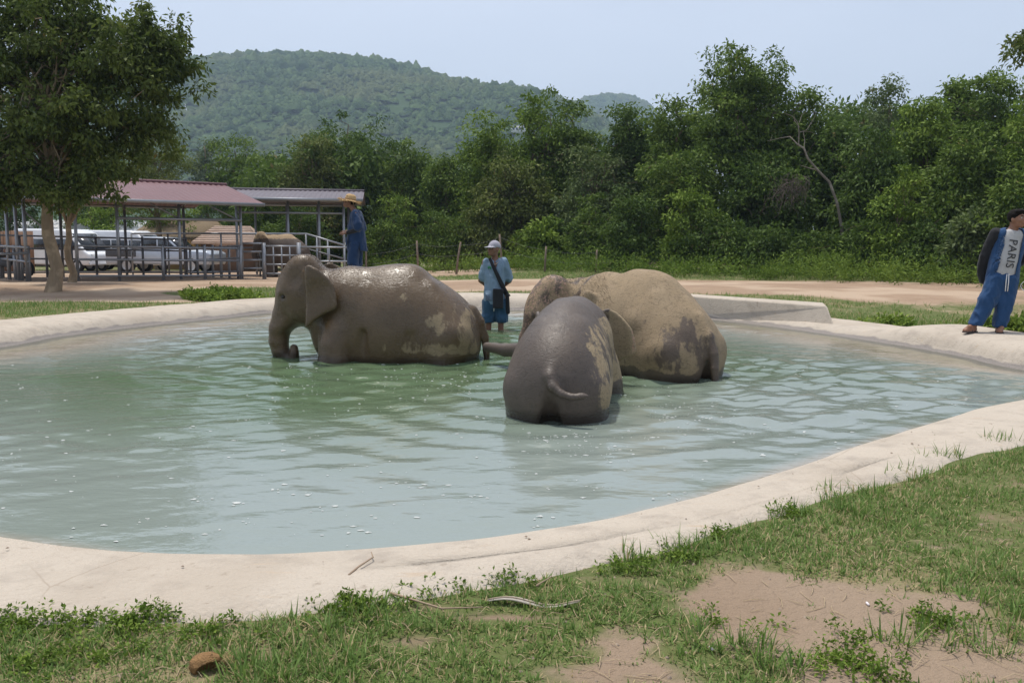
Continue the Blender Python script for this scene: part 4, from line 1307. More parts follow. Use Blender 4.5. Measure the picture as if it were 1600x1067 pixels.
for i, (px, d, top, half, lf, lab, lm) in enumerate(SHRUBS):
    x = (px - CX) * d / F_PX
    zb = gz1(x, d); H = atd(px, top, d)[2] - zb; w = half * d / F_PX
    rr = np.random.default_rng(300 + i)
    lob = [(0, 0, H * .58, w * .8, w * .7, H * .42), (-w * .5, -.2 * w, H * .36, w * .6, w * .6, H * .36), (w * .5, -.25 * w, H * .38, w * .62, w * .6, H * .38), (rr.uniform(-.3, .3) * w, -.5 * w, H * .24, w * .7, w * .5, H * .25)]
    make_tree('shrub', lab, 'shrub', (x, d, zb), H, lob, lf, 'brown', 300 + i, clumps=75, per=80, L=.17 * lm, cr=.42, trunk_r=.05, fork=.12, limbs=14, group=GS, droop=.3)
# dead pale tree leaning out of the woodland
def path(pts, d, dy=None):
    return [atd(p[0], p[1], d + (dy[i] if dy is not None else 0)) for i, p in enumerate(pts)]
root = empty('dead_tree', (0, 0, 0), 0, 'bare pale dead tree leaning out of the woodland, leafless branches', 'tree')
mb = MB()
main = [(1322, 420), (1314, 350), (1308, 318), (1296, 285), (1277, 266), (1262, 248), (1256, 232), (1246, 226)]
mb.tube(path(main, 33.2), [.065, .058, .054, .05, .045, .042, .038, .034], 7, False)
mb.build('trunk', BARK['pale'], root, True)
for pts, r in (([(1246, 226), (1236, 213), (1222, 215), (1204, 219)], .035), ([(1248, 227), (1250, 207), (1249, 190), (1242, 180), (1229, 174)], .032), ([(1250, 207), (1262, 203), (1272, 190), (1280, 178)], .022), ([(1249, 192), (1256, 178), (1268, 172)], .018), ([(1256, 232), (1259, 220), (1258, 205), (1270, 205), (1281, 208)], .02), ([(1277, 266), (1266, 262), (1255, 257)], .03), ([(1250, 200), (1244, 188), (1246, 176)], .015), ([(1204, 219), (1212, 210)], .01)):
    mb = MB(); P = np.array(path(pts, 33.2)); P[:, 1] += np.linspace(0, .4, len(P)); mb.tube(P, np.linspace(r * .75, r * .2, len(P)), 5, False); mb.build('branch', BARK['pale'], root, True)
# dry twiggy thicket hanging near it
root = empty('dead_thicket', (0, 0, 0), 0, 'grey-brown thicket of dead hanging twigs left of the bare pale tree', 'branches')
rng = np.random.default_rng(8); mb = MB()
for k in range(70):
    a = atd(rng.uniform(1212, 1262), rng.uniform(270, 300), 32.4 + rng.uniform(0, .8)); b = a + np.array([rng.normal(-.1, .35), rng.normal(0, .2), -rng.uniform(.2, 1.3)])
    P, r = limb(rng, a, b, .012, .004, 6, .2); mb.tube(P, r, 3, False)
tw = mb.build('twigs', simple('dead_twigs', (.115, .09, .075), .9), root, True); tag(tw, kind='stuff')
# darker mass of the woodland behind the front trees
rng = np.random.default_rng(55)
C = []
while len(C) < 1700:
    px = rng.uniform(380, 1900); d = rng.uniform(46, 62)
    topy = np.interp(px, [0, 400, 480, 600, 700, 800, 950, 1050, 1150, 1250, 1400, 1900], [290, 270, 235, 235, 262, 240, 240, 185, 150, 175, 165, 150])
    y_ = rng.uniform(topy, 405)
    C.append(atd(px, y_, d))
C = np.array(C)
C[:, 2] = np.maximum(C[:, 2], gz(C[:, 0], C[:, 1]) + .2)
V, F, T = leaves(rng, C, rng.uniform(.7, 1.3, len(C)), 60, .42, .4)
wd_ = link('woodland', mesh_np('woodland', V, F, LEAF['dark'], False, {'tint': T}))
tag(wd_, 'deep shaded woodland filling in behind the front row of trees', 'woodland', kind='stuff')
# weeds along the foot of the wood
rng = np.random.default_rng(66)
C = []; R = []
for k in range(620):
    px = rng.uniform(570, 1640)
    if rng.uniform() > .25 + 1.1 * noise2(np.array([px * .016]), np.array([.7]), 1.0, 14)[0]: continue
    d = np.interp(px, [570, 800, 1000, 1200, 1400, 1640], [38, 36.5, 33, 29.5, 27.5, 24.5]) + rng.normal(0, 1.1)
    x = (px - CX) * d / F_PX
    hgt = .25 + .75 * rng.uniform() ** 1.5 * (.4 + 1.2 * noise2(np.array([px * .02]), np.array([.3]), 1.0, 4)[0])
    C.append((x, d, gz1(x, d) + hgt * .55)); R.append(hgt * .55)
V, F, T = leaves(rng, np.array(C), np.array(R), 60, .13, -.3, 1.0, .26)
T = T * .75
V[:, 2] = np.maximum(V[:, 2], gz(V[:, 0], V[:, 1]) - .02)
wd_ = link('weeds', mesh_np('weeds', V, F, LEAF['bright'], False, {'tint': T}))
tag(wd_, 'fresh green weeds growing along the foot of the woodland', 'weeds', kind='stuff')
# ------------------------------------------------------------------ elephants
EAR = [(.90, 1.10), (.84, 1.15), (.75, 1.18), (.66, 1.14), (.58, 1.07), (.50, .97), (.465, .84), (.45, .73), (.475, .685), (.56, .645), (.64, .595), (.72, .525), (.78, .475), (.82, .50), (.85, .62), (.88, .78), (.91, .92)]
def rotz_pts(P, piv, yaw, pitch=0.0):
    """inverse rotation of points about the neck pivot"""
    q = P - np.asarray(piv, np.float32)
    c, s = math.cos(-yaw), math.sin(-yaw)
    q = np.stack([q[:, 0] * c - q[:, 1] * s, q[:, 0] * s + q[:, 1] * c, q[:, 2]], 1)
    if pitch:
        c, s = math.cos(-pitch), math.sin(-pitch)
        q = np.stack([q[:, 0] * c + q[:, 2] * s, q[:, 1], -q[:, 0] * s + q[:, 2] * c], 1)
    return q + np.asarray(piv, np.float32)
EAR = [(.90 + (u_ - .90) * 1.22, .86 + (v_ - .86) * 1.12) for u_, v_ in EAR]
HEAD_PIV = (.62, 0, .82)
def head_to_body(p, yaw, pitch=0.0):
    q = np.array(p, float) - np.array(HEAD_PIV)
    c, s = math.cos(pitch), math.sin(pitch)
    q = np.array([q[0] * c + q[2] * s, q[1], -q[0] * s + q[2] * c])
    c, s = math.cos(yaw), math.sin(yaw)
    q = np.array([q[0] * c - q[1] * s, q[0] * s + q[1] * c, q[2]])
    return q + np.array(HEAD_PIV)
def elephant_sdf(o):
    yaw, pitch = o.get('yaw', 0.0), o.get('pitch', 0.0)
    trunk, tail = o['trunk'], o['tail']
    flare = o.get('flare', (.50, .50))
    bony = o.get('bony', 0.0)
    fat = o.get('fat', 1.0)
    drop = o.get('drop', 0.0)
    ext = o.get('ext', 0.0)
    lay = o.get('lay', .16)
    roundb = o.get('round', 0)
    eo = o.get('ear_off', (0, 0))
    lays = o.get('lays', (lay, lay))
    def f(P):
        P = np.asarray(P, np.float32)
        A = np.stack([P[:, 0], np.abs(P[:, 1]), P[:, 2]], 1)
        d = ell(P, (-.26, 0, .36), (.84, .58 * fat, .82))
        d = smin(d, ell(P, (-.86, 0, .20), (.49, .50 - .05 * roundb, .62)), .28)
        d = smin(d, ell(P, (.42, 0, .44), (.48, .40, .66)), .24)
        if not roundb: d = smin(d, rc(P, (-.42, 0, 1.02), (.35, 0, .97), .15, .13), .22)
        if roundb:
            d = smin(d, ell(P, (-.62, 0, .40), (.74, .50, .62)), .15)
        if bony:
            d = smin(d, rc(A, (-.70, .05, .90), (-.60, .40, .66), .10, .09), .14)
            d = smin(d, chain(P, [(-1.02, 0, .72, .07), (-.62, 0, 1.03, .09), (-.15, 0, 1.10, .08)], .1), .18)
        # legs
        d = smin(d, chain(A, [(.44, .25, .35, .27), (.48, .355, -.02, .225), (.47, .34, -.50, .18), (.47, .33, -.84, .19)], .05), .05)
        hy_ = .045 * roundb
        d = smin(d, chain(A, [(-.94, .26 - hy_, .22, .30), (-.88, .32 - hy_, -.20, .25), (-1.0, .30, -.60, .18), (-.97, .30, -.84, .19)], .05), .08)
        d = smin(d, rc(A, (-.70, .18, .88), (-.98, .36 - hy_, .36), .10, .20), .12)      # hip and thigh
        d = smin(d, rc(A, (.24, .28, .70), (.48, .36, .20), .10, .17), .10)         # shoulder blade
        # buttock cleft under the tail
        d = smax(d, -rc(P, (-1.43, 0, .34), (-1.08, 0, -.42), .05, .19), .06)
        d = smax(d, -rc(A, (.10, .52, .36), (.18, .58, -.35), .04, .12), .07)      # fold behind the foreleg
        d = smax(d, -rc(A, (-.50, .60, .34), (-.54, .62, -.35), .03, .09), .10)    # flank fold before the thigh
        # neck
        d = smin(d, rc(P, (.45, 0, .72), (.86, 0, .80), .40, .30), .2)
        # head
        H = rotz_pts(P, HEAD_PIV, yaw, pitch) + np.array([-ext, 0, drop], np.float32)
        HA = np.stack([H[:, 0], np.abs(H[:, 1]), H[:, 2]], 1)
        h = ell(H, (.98, 0, .92), (.32, .29, .38))
        h = smin(h, ell(HA, (.95, .11, 1.16), (.18, .13, .17)), .10)
        h = smin(h, ell(H, (1.13, 0, .72), (.21, .215, .34)), .12)
        h = smin(h, ell(HA, (.93, .12, .66), (.20, .13, .20)), .12)
        h = smin(h, rc(H, (1.0, 0, .52), (1.14, 0, .46), .10, .055), .07)
        h = smin(h, rc(HA, (1.13, .15, .90), (1.20, .17, .82), .07, .05), .08)     # brow
        h = smin(h, rc(HA, (1.10, .10, .55), (1.22, .13, .42), .09, .06), .07)     # tusk sheath
        h = smax(h, -ell(HA, (1.185, .240, .795), (.060, .034, .036)), .025)          # eye socket
        for zz, rr in ((.752, .015), (.728, .012), (.838, .020)):
            h = smin(h, chain(HA, [(1.125, .228, zz, rr * .7), (1.175, .226, zz - .006 + .012 * (zz > .8), rr), (1.225, .196, zz, rr * .7)]), .016)   # lids and bags
        h = smax(h, -rc(HA, (1.03, .20, .50), (1.16, .21, .56), .016, .020), .03)      # corner of the mouth
        h = smin(h, ell(HA, (.99, .20, .60), (.12, .07, .10)), .06)                     # cheek
        h = smax(h, -ell(HA, (1.04, .33, 1.02), (.10, .07, .12)), .08)              # temple hollow
        d = smin(d, h, .16)
        # ears
        for s, fl, lay_ in ((1, flare[0], lays[0]), (-1, flare[1], lays[1])):
            hx, hy, hz = H[:, 0] - eo[0], H[:, 1] * s, H[:, 2] - eo[1]
            m = (hx > -.1) & (hx < 1.1) & (hz > .2) & (hz < 1.35) & (hy > .05) & (hy < 1.1)
            if m.any():
                u0, v, y = hx[m], hz[m], hy[m]
                # hinge the flap about its front edge
                ang = fl
                ca, sa = math.cos(ang), math.sin(ang)
                du, dy = u0 - .90, y - .275
                u = .90 + du * ca - dy * sa
                w = du * sa + dy * ca
                w = w - lay_ * sstep(.02, .17, .90 - u) - .014 * np.sin(9 * v + 5 * u) + .16 * np.clip(v - 1.06, 0, 1) - .05 * np.sin(np.clip((.9 - u) / .45, 0, 1) * PI)
                d2 = poly2d(u, v, EAR)
                th = .016
                q0 = np.maximum(d2 + .012, 0); q1 = np.maximum(np.abs(w) - th, 0)
                e = np.sqrt(q0 * q0 + q1 * q1) + np.minimum(np.maximum(d2 + .012, np.abs(w) - th), 0) - .010
                d[m] = smin(d[m], e, .035)
        d = smin(d, chain(P, trunk, .03), .10)
        d = smin(d, chain(P, tail, .02), .05)
        return d
    return f
def arc_param(V, pts, reach=1.25):
    """length along a chain for vertices lying on it, else -1"""
    pts = np.array(pts, float)
    L = np.r_[0, np.cumsum(np.linalg.norm(np.diff(pts[:, :3], axis=0), axis=1))]
    best = np.full(len(V), 1e9); par = np.zeros(len(V)); rad = np.zeros(len(V))
    for i in range(len(pts) - 1):
        a, b = pts[i, :3], pts[i + 1, :3]
        ba = b - a
        h = np.clip((V - a) @ ba / (ba @ ba), 0, 1)
        dd = np.linalg.norm(V - a - h[:, None] * ba, axis=1)
        k = dd < best
        best[k] = dd[k]; par[k] = (L[i] + h * (L[i + 1] - L[i]))[k]; rad[k] = (pts[i, 3] + h * (pts[i + 1, 3] - pts[i, 3]))[k]
    return par, (best < rad * reach + .02)
def elephant_mat(name, skin_a, skin_b, mud_c, skin_rough, pink=0.0):
    t = NT(name)
    c = t.coord('Object')
    tr = t.attr('trunk')
    n1 = t.noise(c, 3.0, 5, .6)
    skin = t.mix(n1, skin_a, skin_b)
    skin = t.mix(t.ramp(t.noise(c, 26, 4), .55, .75, 0, .55), skin, tuple(np.array(skin_a) * .6))
    mm = t.math('ADD', t.attr('mud'), t.math('MULTIPLY', t.math('SUBTRACT', t.noise(t.coord('Object', (1, 1, .5)), 10.0, 7, .66), .5), 1.35))
    mud = t.ramp(mm, .42, .60)
    mudc = t.mix(t.noise(c, 9, 5), tuple(np.array(mud_c) * .82), tuple(np.array(mud_c) * 1.12))
    mudc = t.mix(t.ramp(t.noise(c, 42, 4, .6), .58, .7, 0, .55), mudc, skin)
    col = t.mix(mud, skin, mudc)
    if pink:
        pk = t.ramp(t.math('ADD', t.attr('pink'), t.math('MULTIPLY', t.math('SUBTRACT', t.noise(c, 38, 4), .5), .8)), .5, .62)
        col = t.mix(t.math('MULTIPLY', pk, pink), col, (.46, .27, .20))
    wet = t.attr('wet')
    col = t.mix(t.math('MULTIPLY', wet, .72), col, tuple(np.array(skin_a) * .38))
    # wrinkled hide: fine net of creases, long folds, rings on trunk and tail
    wp = t.mix(.05, c, t.noise(c, 4.0, 3, col=True))
    v1 = t.vor(wp, 95, 'DISTANCE_TO_EDGE')
    def crease(sc, scale, wdt):
        n = t.noise(t.coord('Object', sc), scale, 3, .5, .6)
        return t.ramp(t.math('ABSOLUTE', t.math('SUBTRACT', n, .5)), 0, wdt)
    cre = t.math('ADD', t.math('MULTIPLY', t.ramp(v1, 0, .20), .12), t.math('MULTIPLY', crease((1, 1, 3.0), 12, .06), .75))
    cre = t.math('ADD', cre, t.math('MULTIPLY', crease((2.4, 2.4, 1.0), 12, .05), .65))
    cre = t.math('ADD', cre, t.math('MULTIPLY', crease((1, 1, 1.6), 4, .022), .9))
    ring = t.math('SINE', t.math('MULTIPLY', t.math('ADD', tr, t.math('MULTIPLY', t.noise(c, 12, 2), .02)), 190.0))
    onT = t.ramp(tr, .02, .08)
    hgt = t.math('ADD', cre, t.math('MULTIPLY', t.math('MULTIPLY', ring, onT), .32))
    hgt = t.math('ADD', hgt, t.math('MULTIPLY', t.noise(c, 120, 3), .08))
    nb = t.bump(hgt, t_bump, .006)
    crk = t.math('MULTIPLY', t.math('SUBTRACT', 2.0, cre, clamp=True), .35)
    col = t.mix(crk, col, tuple(np.array(skin_a) * .55))
    rg = t.math('ADD', t.ramp(n1, .3, .7, skin_rough, skin_rough + .14), t.math('MULTIPLY', mud, .36), clamp=True)
    rg = t.math('SUBTRACT', rg, t.math('MULTIPLY', wet, .25), clamp=True)
    return t.done(t.bsdf(col, rg, nb, spec=.42))
t_bump = .27
M_EYE = NT('elephant_eye'); M_EYE = M_EYE.done(M_EYE.bsdf((.02, .013, .008), .12))
def norm_of(V, Q):
    n = np.cross(V[Q[:, 2]] - V[Q[:, 0]], V[Q[:, 3]] - V[Q[:, 1]])
    N = np.stack([np.bincount(Q.ravel(), weights=np.repeat(n[:, i], 4), minlength=len(V)) for i in range(3)], 1)
    return N / (np.linalg.norm(N, axis=1)[:, None] + 1e-12)
def build_elephant(name, label, o, loc, rotz, scale, mat, mudf, h=.018, bristle=0, wetline=0.0, group=None):
    f = elephant_sdf(o)
    tp = np.array([p[:3] for p in o['trunk']] + [p[:3] for p in o['tail']])
    lo = np.minimum(tp.min(0) - .2, (-1.6, -.78, -1.06)); hi = np.maximum(tp.max(0) + .2, (1.45, .78, 1.45))
    lo[1] -= .12; hi[1] += .12
    V, Q = nets(f, lo, hi, h)
    V = relax(V, Q, 2, .5)
    N = norm_of(V, Q)
    # soft large folds in the hide
    nn = fbm(V * np.array([1.0, 1.0, .7]), 6.0, 3, 7) - .5
    V = V + N * (nn * .009)[:, None]
    p1, m1 = arc_param(V, o['trunk']); p2, m2 = arc_param(V, o['tail'])
    tr = np.where(m1 & (p1 > .12), p1, 0) + np.where(m2 & ~m1 & (p2 > .1), p2, 0)
    zl = (V[:, 2] - wetline)
    wet = 1 - sstep(.03, .11, zl + .07 * (noise3(V, 5, 3) - .5))
    mud, pink = mudf(V, N)
    for s in (1, -1):
        ec = head_to_body((1.182 + o.get('ext', 0), s * .222, .793 - o.get('drop', 0)), o.get('yaw', 0), o.get('pitch', 0))
        wet = np.maximum(wet, .75 * np.exp(-(np.linalg.norm(V - ec, axis=1) / .055) ** 2))  # same mask also darkens the hide round each eye
    mud = mud * sstep(.05, .16, zl + .10 * (noise3(V, 6, 8) - .5))
    root = empty(name, loc, rotz, label, 'elephant', group)
    root.scale = (scale,) * 3
    body = link('body', mesh_np('body', V, Q, mat, True, {'trunk': tr, 'mud': mud, 'wet': wet, 'pink': pink}), root)
    for s in (1, -1):
        e = head_to_body((1.182 + o.get('ext', 0), s * .222, .793 - o.get('drop', 0)), o.get('yaw', 0), o.get('pitch', 0))
        eb = MB().lathe([(0.0001, -.026), (.014, -.022), (.024, -.01), (.027, 0), (.024, .01), (.014, .022), (.0001, .026)], e, 12)
        eb.build('eye', M_EYE, root, True)
    if bristle:
        rg = np.random.default_rng(bristle)
        Hh = rotz_pts(V, HEAD_PIV, o.get('yaw', 0), o.get('pitch', 0)) + np.array([0, 0, o.get('drop', 0)])
        w = (Hh[:, 0] > .55) & (Hh[:, 0] < 1.25) & (Hh[:, 2] > 1.0) & (N[:, 2] > .1)
        w |= (V[:, 2] > 1.02) & (V[:, 0] > .1) & (N[:, 2] > .75) & (rg.uniform(0, 1, len(V)) < .3)
        ids = np.where(w)[0]
        ids = rg.choice(ids, min(len(ids), 1300), replace=False)
        B = V[ids]; L = rg.uniform(.02, .06, len(ids))[:, None]
        D = N[ids] + rg.normal(0, .35, (len(ids), 3)); D /= np.linalg.norm(D, axis=1)[:, None]
        S = np.cross(D, rg.normal(0, 1, (len(ids), 3))); S /= np.linalg.norm(S, axis=1)[:, None]
        VV = np.stack([B - S * .0016 - D * .004, B + S * .0016 - D * .004, B + D * L], 1).reshape(-1, 3)
        hb = link('bristles', mesh_np('bristles', VV, np.arange(len(VV)).reshape(-1, 3), simple('elephant_hair', (.05, .035, .025), .6), False), body)
        tag(hb, kind='stuff')
    return root, f

def pblob(V, cx, cz, rx, rz):
    return np.clip(1 - np.sqrt(((V[:, 0] - cx) / rx) ** 2 + ((V[:, 2] - cz) / rz) ** 2) * .55, 0, 1)
# the wet brown one, side-on to the camera
T1 = [(1.12, 0, .70, .17), (1.24, 0, .52, .155), (1.305, 0, .36, .14), (1.325, 0, .20, .125), (1.30, 0, .06, .112), (1.245, 0, -.045, .10), (1.17, .02, -.07, .085), (1.115, .05, -.02, .068), (1.105, .06, .05, .058), (1.105, .06, .115, .054)]
L1 = [(-1.22, 0, .62, .08), (-1.32, 0, .48, .065), (-1.385, 0, .28, .052), (-1.41, .01, .08, .045), (-1.42, .015, -.06, .04), (-1.42, .02, -.2, .03)]
def mud1(V, N):
    m = np.maximum.reduce([.9 * pblob(V, -.83, .52, .13, .17), .78 * pblob(V, -1.18, .42, .10, .40), .88 * pblob(V, -.86, .13, .66, .17), .55 * pblob(V, -.39, .80, .10, .10), .6 * pblob(V, -1.02, .60, .05, .2)])
    m = np.where(V[:, 1] > .1, m, .15)
    m = m * (V[:, 0] < .2) * .98
    pk = np.clip(.42 * sstep(.0, .5, V[:, 0] - .75) * (V[:, 2] < 1.0), 0, 1)
    return m, pk
M_E1 = elephant_mat('hide_wet_brown', (.080, .051, .026), (.140, .093, .049), (.27, .205, .120), .22, .45)
E1_LOC = (-1.66, 10.70, 0)
e1, f1 = build_elephant('elephant', 'wet brown elephant seen side-on with its trunk tip curled up above the water', {'trunk': T1, 'tail': L1, 'flare': (.20, .20), 'lay': .175}, E1_LOC, PI - .04, .955, M_E1, mud1, bristle=3)

# the smaller grey one, seen from behind
H2 = math.radians(79)
def to_local(w, loc, rz, sc):
    v = np.array(w, float) - np.array(loc, float)
    c, s = math.cos(-rz), math.sin(-rz)
    return np.array([v[0] * c - v[1] * s, v[0] * s + v[1] * c, v[2]]) / sc
E2_LOC = (.535, 8.02, -.05); E2_S = .85
_tip = to_local((-.30, 10.25, .20), E2_LOC, H2, E2_S)
_mid = to_local((.14, 9.80, .22), E2_LOC, H2, E2_S)
_b0 = head_to_body((1.12, 0, .48), .42); _b1 = head_to_body((1.26, 0, .30), .42); _b2 = head_to_body((1.34, .10, .24), .42)
T2 = [(*_b0, .17), (*_b1, .15), (*_b2, .135), (*_mid, .105), (*(.5 * (_mid + _tip) + np.array([0, 0, -.02])), .088), (*_tip, .066)]
L2 = [(-1.10, 0, .64, .06), (-1.26, 0, .59, .060), (-1.36, .01, .52, .053), (-1.42, -.03, .43, .045), (-1.45, -.12, .37, .039), (-1.46, -.22, .345, .035), (-1.455, -.30, .355, .033), (-1.45, -.345, .36, .029)]
def mud2(V, N):
    side = 1 - sstep(-.34, -.18, V[:, 1] + .10 * (noise3(V, 3, 5) - .5) - .10 * (V[:, 2] - .5))
    d = V[:, 0] * .55 + V[:, 2] * .9
    st = fbm(np.stack([V[:, 0] * 3.2 + V[:, 2] * 1.6, V[:, 1] * 3.2, V[:, 2] * .7], 1), 3.0, 3, 15)
    m = side * (.20 + .62 * st * (V[:, 2] > .30) * (V[:, 2] < .95) + .50 * (1 - sstep(.30, .48, V[:, 2])))
    m = m * sstep(-1.34, -1.05, V[:, 0])
    ear = (V[:, 0] > .55) & (V[:, 1] < -.36)
    m = np.where(ear, .86, m)
    p2, k2 = arc_param(V, L2)
    m = np.where(k2 & (p2 > .86), .95, m)
    return m, .55 * ((V[:, 0] > .55) & (V[:, 1] < -.62))
M_E2 = elephant_mat('hide_damp_grey', (.064, .048, .037), (.118, .090, .070), (.32, .245, .15), .40, .8)
e2, f2 = build_elephant('elephant', 'smaller dark grey elephant seen from behind, tail swung aside', {'trunk': T2, 'tail': L2, 'yaw': .42, 'flare': (.1, 1.12), 'lays': (.1, .10), 'fat': .84, 'drop': .24, 'round': 1}, E2_LOC, H2, E2_S, M_E2, mud2, wetline=.08)

# the dusty tan one on the right
H3 = math.radians(126)
E3_LOC = (1.36, 10.12, -.03); E3_S = .95
T3 = [(*head_to_body((1.30, 0, .50), 1.0), .17), (*head_to_body((1.45, 0, .30), 1.0), .15), (*head_to_body((1.50, 0, .08), 1.0), .13), (*head_to_body((1.48, 0, -.14), 1.0), .11), (*head_to_body((1.40, 0, -.28), 1.0), .095)]
L3 = [(-1.14, 0, .70, .08), (-1.29, .0, .52, .07), (-1.38, .0, .34, .055), (-1.42, .02, .18, .046), (-1.44, .02, .02, .042), (-1.44, .02, -.2, .035)]
def mud3(V, N):
    m = np.full(len(V), .80) - .13 * sstep(.50, .66, fbm(V, 2.4, 3, 44)) * (V[:, 2] < .95)
    head = sstep(.55, .75, V[:, 0])
    m = m - .30 * head
    m = m - .75 * np.exp(-(((V[:, 0] + 1.12) / .11) ** 2 + ((V[:, 2] - .34) / .20) ** 2 + ((V[:, 1] - .36) / .22) ** 2))
    m = m - .7 * np.exp(-(((V[:, 1]) / .17) ** 2 + ((V[:, 2] - .18) / .28) ** 2)) * (V[:, 0] < -1.12)
    m = m - .45 * np.exp(-(((V[:, 0] + 1.2) / .12) ** 2 + ((V[:, 2] - .74) / .2) ** 2 + ((V[:, 1] - .25) / .16) ** 2))
    m = m - .40 * sstep(.10, .26, V[:, 0]) * (1 - sstep(.5, .62, V[:, 0])) * (V[:, 2] < .6) - .35 * np.exp(-((V[:, 0] - .52) / .05) ** 2) * (V[:, 2] > .6)
    pk = .5 * sstep(.45, .6, V[:, 0]) * (np.abs(V[:, 1]) > .42)
    return m, pk
M_E3 = elephant_mat('hide_dusty_tan', (.072, .050, .034), (.130, .094, .066), (.285, .212, .130), .46, .7)
e3, f3 = build_elephant('elephant', 'dusty tan elephant with dark freckles on its head, its tail hanging into the water', {'trunk': T3, 'tail': L3, 'yaw': 1.0, 'flare': (.75, .3), 'bony': 1.0, 'drop': .20, 'ext': .20, 'ear_off': (-.30, -.04), 'lays': (.12, .1)}, E3_LOC, H3, E3_S, M_E3, mud3, bristle=5, wetline=.02)

# a fourth, standing in the pen behind the gate
r4 = empty('elephant', (*spot(440, 31.6)[:2], spot(440, 31.6)[2] + .66), PI, 'dusty brown-backed elephant standing in the pen behind the bar gate', 'elephant')
r4.scale = (.74, .74, .74)
M_E4 = elephant_mat('hide_pen_dusty', (.07, .05, .038), (.12, .09, .07), (.36, .26, .16), .7)
c4 = link('body', bpy.data.objects[e1.children[0].name].data.copy(), r4)
c4.data.materials.clear(); c4.data.materials.append(M_E4)
n4 = len(c4.data.vertices); co4 = np.zeros(n4 * 3, np.float32); c4.data.vertices.foreach_get('co', co4); co4 = co4.reshape(-1, 3)
c4.data.attributes['mud'].data.foreach_set('value', (.9 * sstep(.85, 1.1, co4[:, 2])).astype(np.float32))
c4.data.attributes['wet'].data.foreach_set('value', np.zeros(n4, np.float32))
for ch in list(e1.children):
    if ch.name.startswith('eye'):
        k = ch.copy(); COL.objects.link(k); k.parent = r4
# ------------------------------------------------------------------ people
def skin_mat(name, c):
    t = NT(name); k = t.coord('Object'); a = np.array(c)
    col = t.mix(t.noise(k, 9, 4), tuple(a * .82), tuple(a * 1.15))
    return t.done(t.bsdf(col, .5, t.bump(t.noise(k, 60, 3), .15, .004), spec=.4))
def cloth_mat(name, a, b, scale=5.0, fold=.5):
    t = NT(name); k = t.coord('Object')
    col = t.mix(t.noise(k, scale, 5, .6), a, b)
    col = t.mix(t.ramp(t.noise(k, 60, 3), .5, .7, 0, .3), col, tuple(np.array(a) * .75))
    h = t.math('ADD', t.noise(t.coord('Object', (1, 1, .45)), 11, 3), t.math('MULTIPLY', t.noise(k, 160, 2), .12))
    return t.done(t.bsdf(col, .85, t.bump(h, fold, .03), spec=.15, sheen=.15))
M_SKIN_A = skin_mat('skin_warm', (.26, .125, .075)); M_SKIN_B = skin_mat('skin_deep', (.19, .092, .056))
M_NAVY = cloth_mat('navy_cotton', (.012, .030, .075), (.020, .046, .108)); M_BLUE = cloth_mat('blue_cotton', (.016, .050, .125), (.028, .075, .175))
M_DENIM = cloth_mat('faded_denim', (.13, .20, .275), (.235, .315, .40), 6, .9); M_SHORT = cloth_mat('blue_shorts', (.020, .058, .110), (.036, .085, .145))
M_GREY = cloth_mat('grey_tshirt', (.36, .36, .36), (.46, .45, .45)); M_BLACK = cloth_mat('black_cloth', (.012, .012, .014), (.03, .03, .034))
M_HAIR = simple('black_hair', (.008, .006, .005), .75, bump=.6, bscale=90, spec=.12); M_CAP = cloth_mat('grey_cap', (.27, .26, .30), (.38, .37, .41), 8, .2)
M_STRAW = simple('straw', (.46, .30, .14), .85, var=.35, scale=30, bump=.8, bscale=70); M_CORD = simple('white_cord', (.75, .74, .72), .8); M_SOLE = simple('sandal_rubber', (.06, .05, .05), .7)
M_EYEW = simple('eye_white', (.55, .5, .47), .3); M_INK = simple('black_print', (.03, .03, .033), .8); M_LIP = simple('lips', (.22, .09, .07), .5); M_GREEN = simple('green_badge', (.02, .20, .06), .7)
def hrot(P, c, yaw, tilt):
    q = P - np.asarray(c, np.float32)
    ca, sa = math.cos(-yaw), math.sin(-yaw)
    q = np.stack([q[:, 0] * ca - q[:, 1] * sa, q[:, 0] * sa + q[:, 1] * ca, q[:, 2]], 1)
    ca, sa = math.cos(-tilt), math.sin(-tilt)
    return np.stack([q[:, 0], q[:, 1] * ca - q[:, 2] * sa, q[:, 1] * sa + q[:, 2] * ca], 1)
def hmat(c, yaw, tilt):
    return Matrix.Translation(Vector([float(v) for v in c])) @ Matrix.Rotation(yaw, 4, 'Z') @ Matrix.Rotation(tilt, 4, 'X')
def head_sdf(H):
    A = np.stack([np.abs(H[:, 0]), H[:, 1], H[:, 2]], 1)
    d = ell(H, (0, .012, .03), (.075, .094, .092))
    d = smin(d, ell(H, (0, -.030, -.040), (.058, .066, .078)), .04)
    d = smin(d, ell(H, (0, -.062, -.092), (.030, .026, .022)), .03)
    d = smin(d, rc(H, (0, -.086, .012), (0, -.108, -.030), .010, .016), .018)
    d = smin(d, rc(A, (.008, -.086, .026), (.045, -.076, .028), .013, .010), .02)
    d = smin(d, ell(A, (.045, -.062, -.022), (.022, .022, .020)), .03)
    d = smax(d, -ell(A, (.031, -.096, .008), (.018, .014, .011)), .012)
    d = smin(d, ell(H, (0, -.090, -.062), (.026, .012, .010)), .010)
    d = smin(d, ell(A, (.078, .012, -.012), (.012, .022, .032)), .012)
    return d
